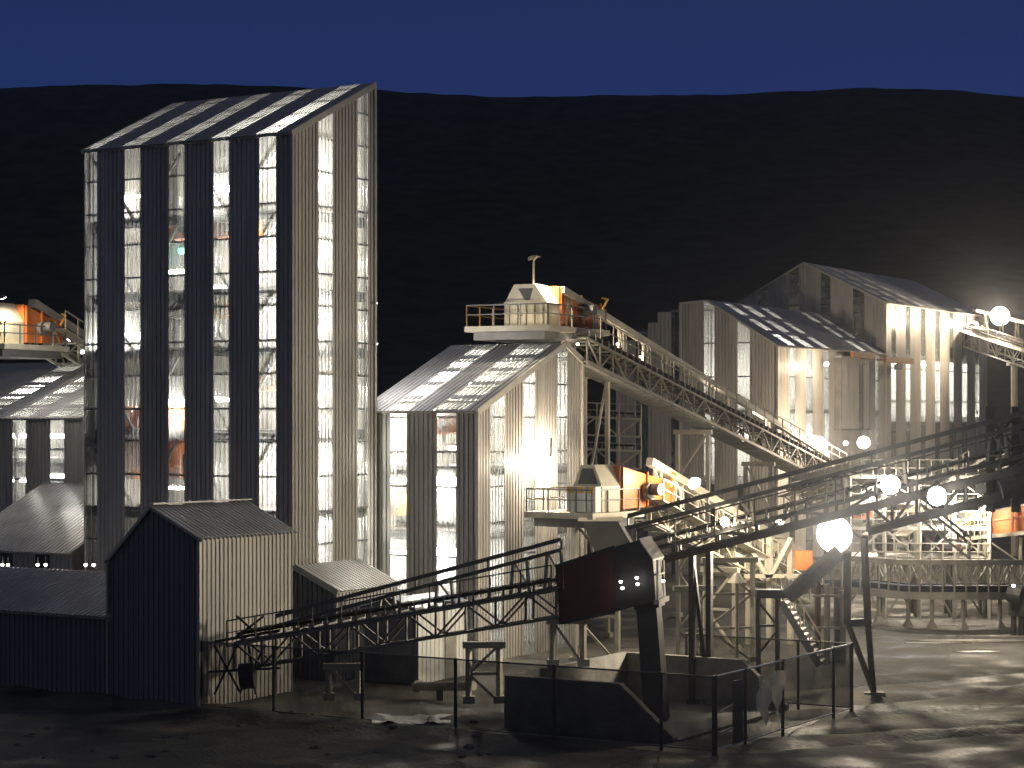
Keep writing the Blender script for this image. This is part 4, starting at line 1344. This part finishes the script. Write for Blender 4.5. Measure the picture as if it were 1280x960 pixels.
# stairs
st = thing("stairway", "steep steel stair below the spout with a cream handrail", "stairs", G(1015, 89.6))
sa, sb = P(976, 752, 89.3), P(1024, 832, 89.3)
stw = Vector((0.35, 1.25, 0))
for o in (Vector((0, 0, 0)), stw):
    M().beam(sa + o, sb + o, 0.08, 0.3).build("stringer", GALV, st)
    m = M()
    m.beam(sa + o + U * 1.0, sb + o + U * 1.0, 0.07)
    for k in range(5):
        q = sa.lerp(sb, k / 4) + o
        m.beam(q, q + U * 1.0, 0.05)
    m.build("handrail", CREAM, st)
for k in range(12):
    q = sa.lerp(sb, (k + 0.5) / 12)
    M().box(q - Vector((0.16, 0, 0)), Vector((0.34, 0, 0)), stw, U * 0.06).build("tread", GALV, st)
opanel = thing("pipe_rack", "stand of four upright pipes behind the steep stair", "pipe rack", G(1040, 104))
for k, (x, m_) in enumerate(((1022, REDBROWN), (1034, CREAM), (1046, MID), (1054, CREAM))):
    M().tube(G(x, 104), P(x, 726 + 4 * k, 104), 0.16, 10).build("pipe", m_, opanel)
M().beam(P(1016, 745, 103.7), P(1060, 745, 103.7), 0.12).beam(P(1016, 785, 103.7), P(1060, 785, 103.7), 0.12).build("rail", CREAM, opanel)
# galleries behind the gap between the two halls
for k, (y, lab) in enumerate(((522, "upper cream gallery seen through the gap between the halls"), (562, "lower cream gallery seen through the gap between the halls"))):
    conveyor("pipe_gallery", lab, P(690, y + 20, 150), P(800, y + 24, 150), 1.2, 1.3, 1.5, CREAM, deck=True, hand=1)["category"] = "gallery"
# far right conveyor
conveyor("belt_conveyor", "dark conveyor leaving the far hall's eave at the bright lamp", P(1206, 430, 199), P(1300, 462, 183), 1.7, 1.6, 1.7, GALV, rails=(P(1222, 388, 197), P(1300, 408, 183), 0), railw=0.3, frames=[0.15, 0.4, 0.65, 0.9], hand=1)
col = thing("steel_column", "bright round column under the far right conveyor", "column", G(1268, 188))
M().tube(G(1268, 188), P(1268, 456, 188), 0.32, 12).build("shaft", CREAM, col)
M().cbox(P(1268, 455, 188), (1.2, 0, 0), (0, 1.2, 0), (0, 0, 0.3)).build("cap", CREAM, col)
trestle(P(1215, 432, 200), "slanting props carrying the far right conveyor at the wall", 1.6, A, CREAM, panels=2, foot=H + 1)

# ---- floodlights
mf = floodlight(P(1043, 668, 92), Vector((-0.45, -0.9, -0.05)), "main blazing floodlight on the long conveyor by the road", 0.82, 12500, WARM, Vector((-1, 0.08, 0.03)), 106, pt=P(1034, 664, 91.4), bracket=P(1060, 700, 90))
light(mf, P(1042, 669, 91), 3200, WARM, 0.3, Vector((-0.2, -0.8, -0.25)), 165)
light(mf, P(1040, 692, 91.2), 1500, WARM, 0.3, Vector((-0.1, -0.15, -1)), 130)  # extra spot added below the lamp to brighten stair and bunker back
wl = floodlight(P(686, 577, 106.6), Vector((-0.5, -0.8, -0.3)), "blown out floodlight against the hall gable over the head station", 0.3, 0, WARM, bracket=P(689, 548, 108.3))
light(wl, P(682, 580, 107.5), 2000, WARM, 0.25)
floodlight(P(1250, 395, 193), Vector((-0.35, -0.9, -0.2)), "bright floodlight at the top of the far right conveyor", 0.9, 8500, PEACH, -A * 0.75 + B * 0.4 - U * 0.45, 172, pt=P(1248, 393, 189.5))
lw_ = along(1206, Fc, A)
qw = Fc + A * lw_ - B * 1.1 + U * (zG(378, 179.9) - 1.0)
fl = floodlight(qw, Vector((-0.55, -0.2, -0.6)), "floodlight under the far hall's eave beside its corner", 0.28, 2500, PEACH, None, pt=qw - A * 0.9 + B * 0.1, bracket=qw + B * 0.9)
floodlight(P(1022, 557, 159), Vector((-0.2, -0.9, -0.2)), "floodlight at the foot of the high conveyor", 0.72, 3600, PEACH, None, pt=P(1026, 556, 159.5))
floodlight(P(1033, 455, 166), Vector((0.2, -0.9, -0.5)), "small floodlight high on the stepped hall's lit wall beside the flat bay", 0.2, 600, PEACH, None, pt=P(1034, 458, 164.5))
floodlight(P(1079, 553, 150), Vector((0, -1, -0.1)), "smaller floodlight on the far lit wall right of the high conveyor's foot", 0.45, 7500, PEACH, None, pt=P(1090, 554, 150))
floodlight(P(1057, 554, 152), Vector((0, -1, -0.1)), "faint narrow floodlight on the far lit wall between two brighter ones", 0.16, 400, WARM, None)
floodlight(P(1113, 606, 85.0), Vector((-0.1, -1, -0.1)), "left one of two round lamps on the long dark conveyor", 0.4, 160, COOL, None)
floodlight(P(1171, 620, 84.6), Vector((0.1, -1, -0.1)), "right one of two round lamps on the long dark conveyor", 0.4, 160, COOL, None)
floodlight(P(1100, 604, 126), Vector((-0.1, -1, -0.1)), "upper hidden floodlight added inside the transfer tower behind the long conveyor", 0.25, 1300, COOL, None, pt=P(1104, 612, 126))  # hidden lamp added to light the tower's steelwork
floodlight(P(1190, 636, 125), Vector((0.1, -1, -0.1)), "lower hidden floodlight added inside the transfer tower near the orange casing", 0.25, 1300, COOL, None, pt=P(1186, 640, 125.6))  # second hidden lamp, also added for the tower's steelwork
floodlight(P(868, 604, 104.5), Vector((0.3, -0.8, -0.5)), "floodlight shining along the dropping conveyor", 0.33, 1500, WARM, None, pt=P(862, 600, 103.6))
floodlight(P(975, 652, 108), Vector((-0.2, -0.7, -0.7)), "lamp in the bright hopper frame left of the main floodlight", 0.2, 1400, WARM, None, pt=P(968, 660, 108))
floodlight(P(906, 652, 86.6), Vector((0.1, -1, 0.1)), "small lamp fixed on the long dark conveyor's beam", 0.2, 70, WARM, None)
floodlight(P(1215, 640, 127), Vector((0.2, 0.3, -0.8)), "lamp lighting the orange drive casing", 0.15, 1500, WARM, None, pt=P(1224, 642, 125.5))
floodlight(P(1300, 560, 112), Vector((-0.6, -0.4, -0.7)), "unseen yard floodlight added just past the right edge over the road", 0.4, 6000, WARM, Vector((-0.35, -0.35, -0.9)), 140)  # out of view, added to brighten the road
for x, y, d, lab, p_ in ((772, 430, 117, "upper one on the high conveyor near its head", 130), (800, 446, 120.5, "second one down the high conveyor", 130), (884, 497, 131, "halfway down the high conveyor", 120), (942, 527, 138.5, "near the lower end of the high conveyor", 200),
                         (722, 430, 112, "under the head of the high conveyor", 60), (935, 700, 113, "on the dropping conveyor by the hopper", 120), (1000, 700, 114, "beside the hopper's orange box", 160)):
    bulb(P(x, y, d), "small walkway lamp, " + lab, 0.08, p_, WARM, "walkway lamps on the conveyors")

floodlight(P(470, 431, 106.2), Vector((0.8, 0.1, -0.6)), "small floodlight on the tall tower's lit corner over the hall roof", 0.15, 1300, COOL, Vector((0.8, 0.25, -0.5)), 150, bracket=P(467, 431, 105.6))
floodlight(P(470, 380, 106.2), Vector((0.8, 0.1, -0.6)), "small upper floodlight on the tall tower's lit corner", 0.12, 300, COOL, Vector((0.8, 0.25, -0.5)), 150, bracket=P(467, 380, 105.6))
floodlight(P(86, 425, 117), Vector((-0.6, -0.3, -0.7)), "small floodlight under the left conveyor shining on the left hall's roof", 0.12, 600, COOL, Vector((-0.6, 0.3, -0.6)), 150)  # added lamp, there only to lift the roof's brightness

def halo_spot(t, pos, power, cone=11):
    """added spot aimed at the camera, so the haze glows round the lamp"""
    aim = Vector((0, 0, H)) - Vector(pos)
    light(t, pos, power, (1.0, 0.90, 0.74), 0.25, aim, cone, 0.5)


halo_spot(mf, P(1043, 668, 91.0), 12000)
for t_ in [o for o in C.objects if o.name.startswith("floodlight")]:
    lab_ = t_["label"]
    if "far right conveyor" in lab_:
        halo_spot(t_, P(1250, 395, 191.0), 9000, 7)
    elif "foot of the high" in lab_:
        halo_spot(t_, P(1022, 557, 158.3), 16000, 8)
    elif "of two round lamps" in lab_:
        halo_spot(t_, ORG[t_.name] + Vector((0, -0.6, 0.34)), 3000, 8)

# ---- small things on the ground
def stone(c, r, label, m=STONE, flat=0.6):
    o = M().ball(c, r, 9, 6, (1.2, 1, flat), 0.28).build("loose_stone", m)
    return tag(o, label, "stone", "loose stones in the foreground")


RR = random.Random(5)
for k in range(26):
    px, py = RR.uniform(20, 620), RR.uniform(892, 950)
    d = F * H / (py - 530)
    q = G(px, d)
    q.z = ground_h(q.x, q.y) + 0.02
    o = M().ball(q, RR.uniform(0.06, 0.2), 9, 6, (1.2, 1, 0.45), 0.3).build("loose_stone", STONE)
    tag(o, "rough dark stone lying on the bare ground before the fence", "stone", "loose stones in the foreground")
sh = M()
pc = G(515, 82.5)
for j in range(9):
    for i in range(13):
        x, y = (i - 6) * 0.22, (j - 4) * 0.28
        z = 0.1 + 0.28 * max(0, noise.noise(Vector((x * 1.6, y * 1.6, 4)))) + 0.05 * noise.noise(Vector((x * 5, y * 5, 1)))
        sh.v.append(pc + Vector((x * (1 + 0.2 * math.sin(j)), y, z + ground_h(pc.x, pc.y))))
for j in range(8):
    for i in range(12):
        if not (i in (0, 11) and j % 3 == 0):
            sh.f.append([j * 13 + i, j * 13 + i + 1, (j + 1) * 13 + i + 1, (j + 1) * 13 + i])
tag(sh.build("plastic_sheet", SHEET, None, True), "crumpled pale plastic sheet lying on the ground by the fence", "sheet")
pp = thing("pipe_length", "pale thick pipe lying on the ground beside the site cabin", "pipe", G(548, 90))
M().tube(G(522, 91, 0.42), G(592, 88.5, 0.75), 0.2, 12).build("pipe", CREAM, pp)
M().tube(G(521, 91.05, 0.415), G(523.5, 90.9, 0.43), 0.28, 12).build("flange", CREAM, pp)
M().cbox(G(550, 90, 0.2), (0.3, 0, 0), (0, 0.6, 0), (0, 0, 0.5)).build("block", CONC, pp)

# ---- thin damp night air
if HAZE:
    hm = bpy.data.materials.new("night air")
    hm.use_nodes = True
    ht = hm.node_tree
    ht.nodes.remove(ht.nodes["Principled BSDF"])
    pv = ht.nodes.new("ShaderNodeVolumePrincipled")
    pv.inputs["Color"].default_value = (0.85, 0.88, 0.95, 1)
    pv.inputs["Density"].default_value = HAZE
    pv.inputs["Anisotropy"].default_value = 0.94
    ht.links.new(pv.outputs[0], ht.nodes["Material Output"].inputs["Volume"])
    hz = M().box(Vector((-1400, -120, -2)), Vector((2800, 0, 0)), Vector((0, 2000, 0)), U * 300).build("haze", hm)
    hz["kind"] = "stuff"
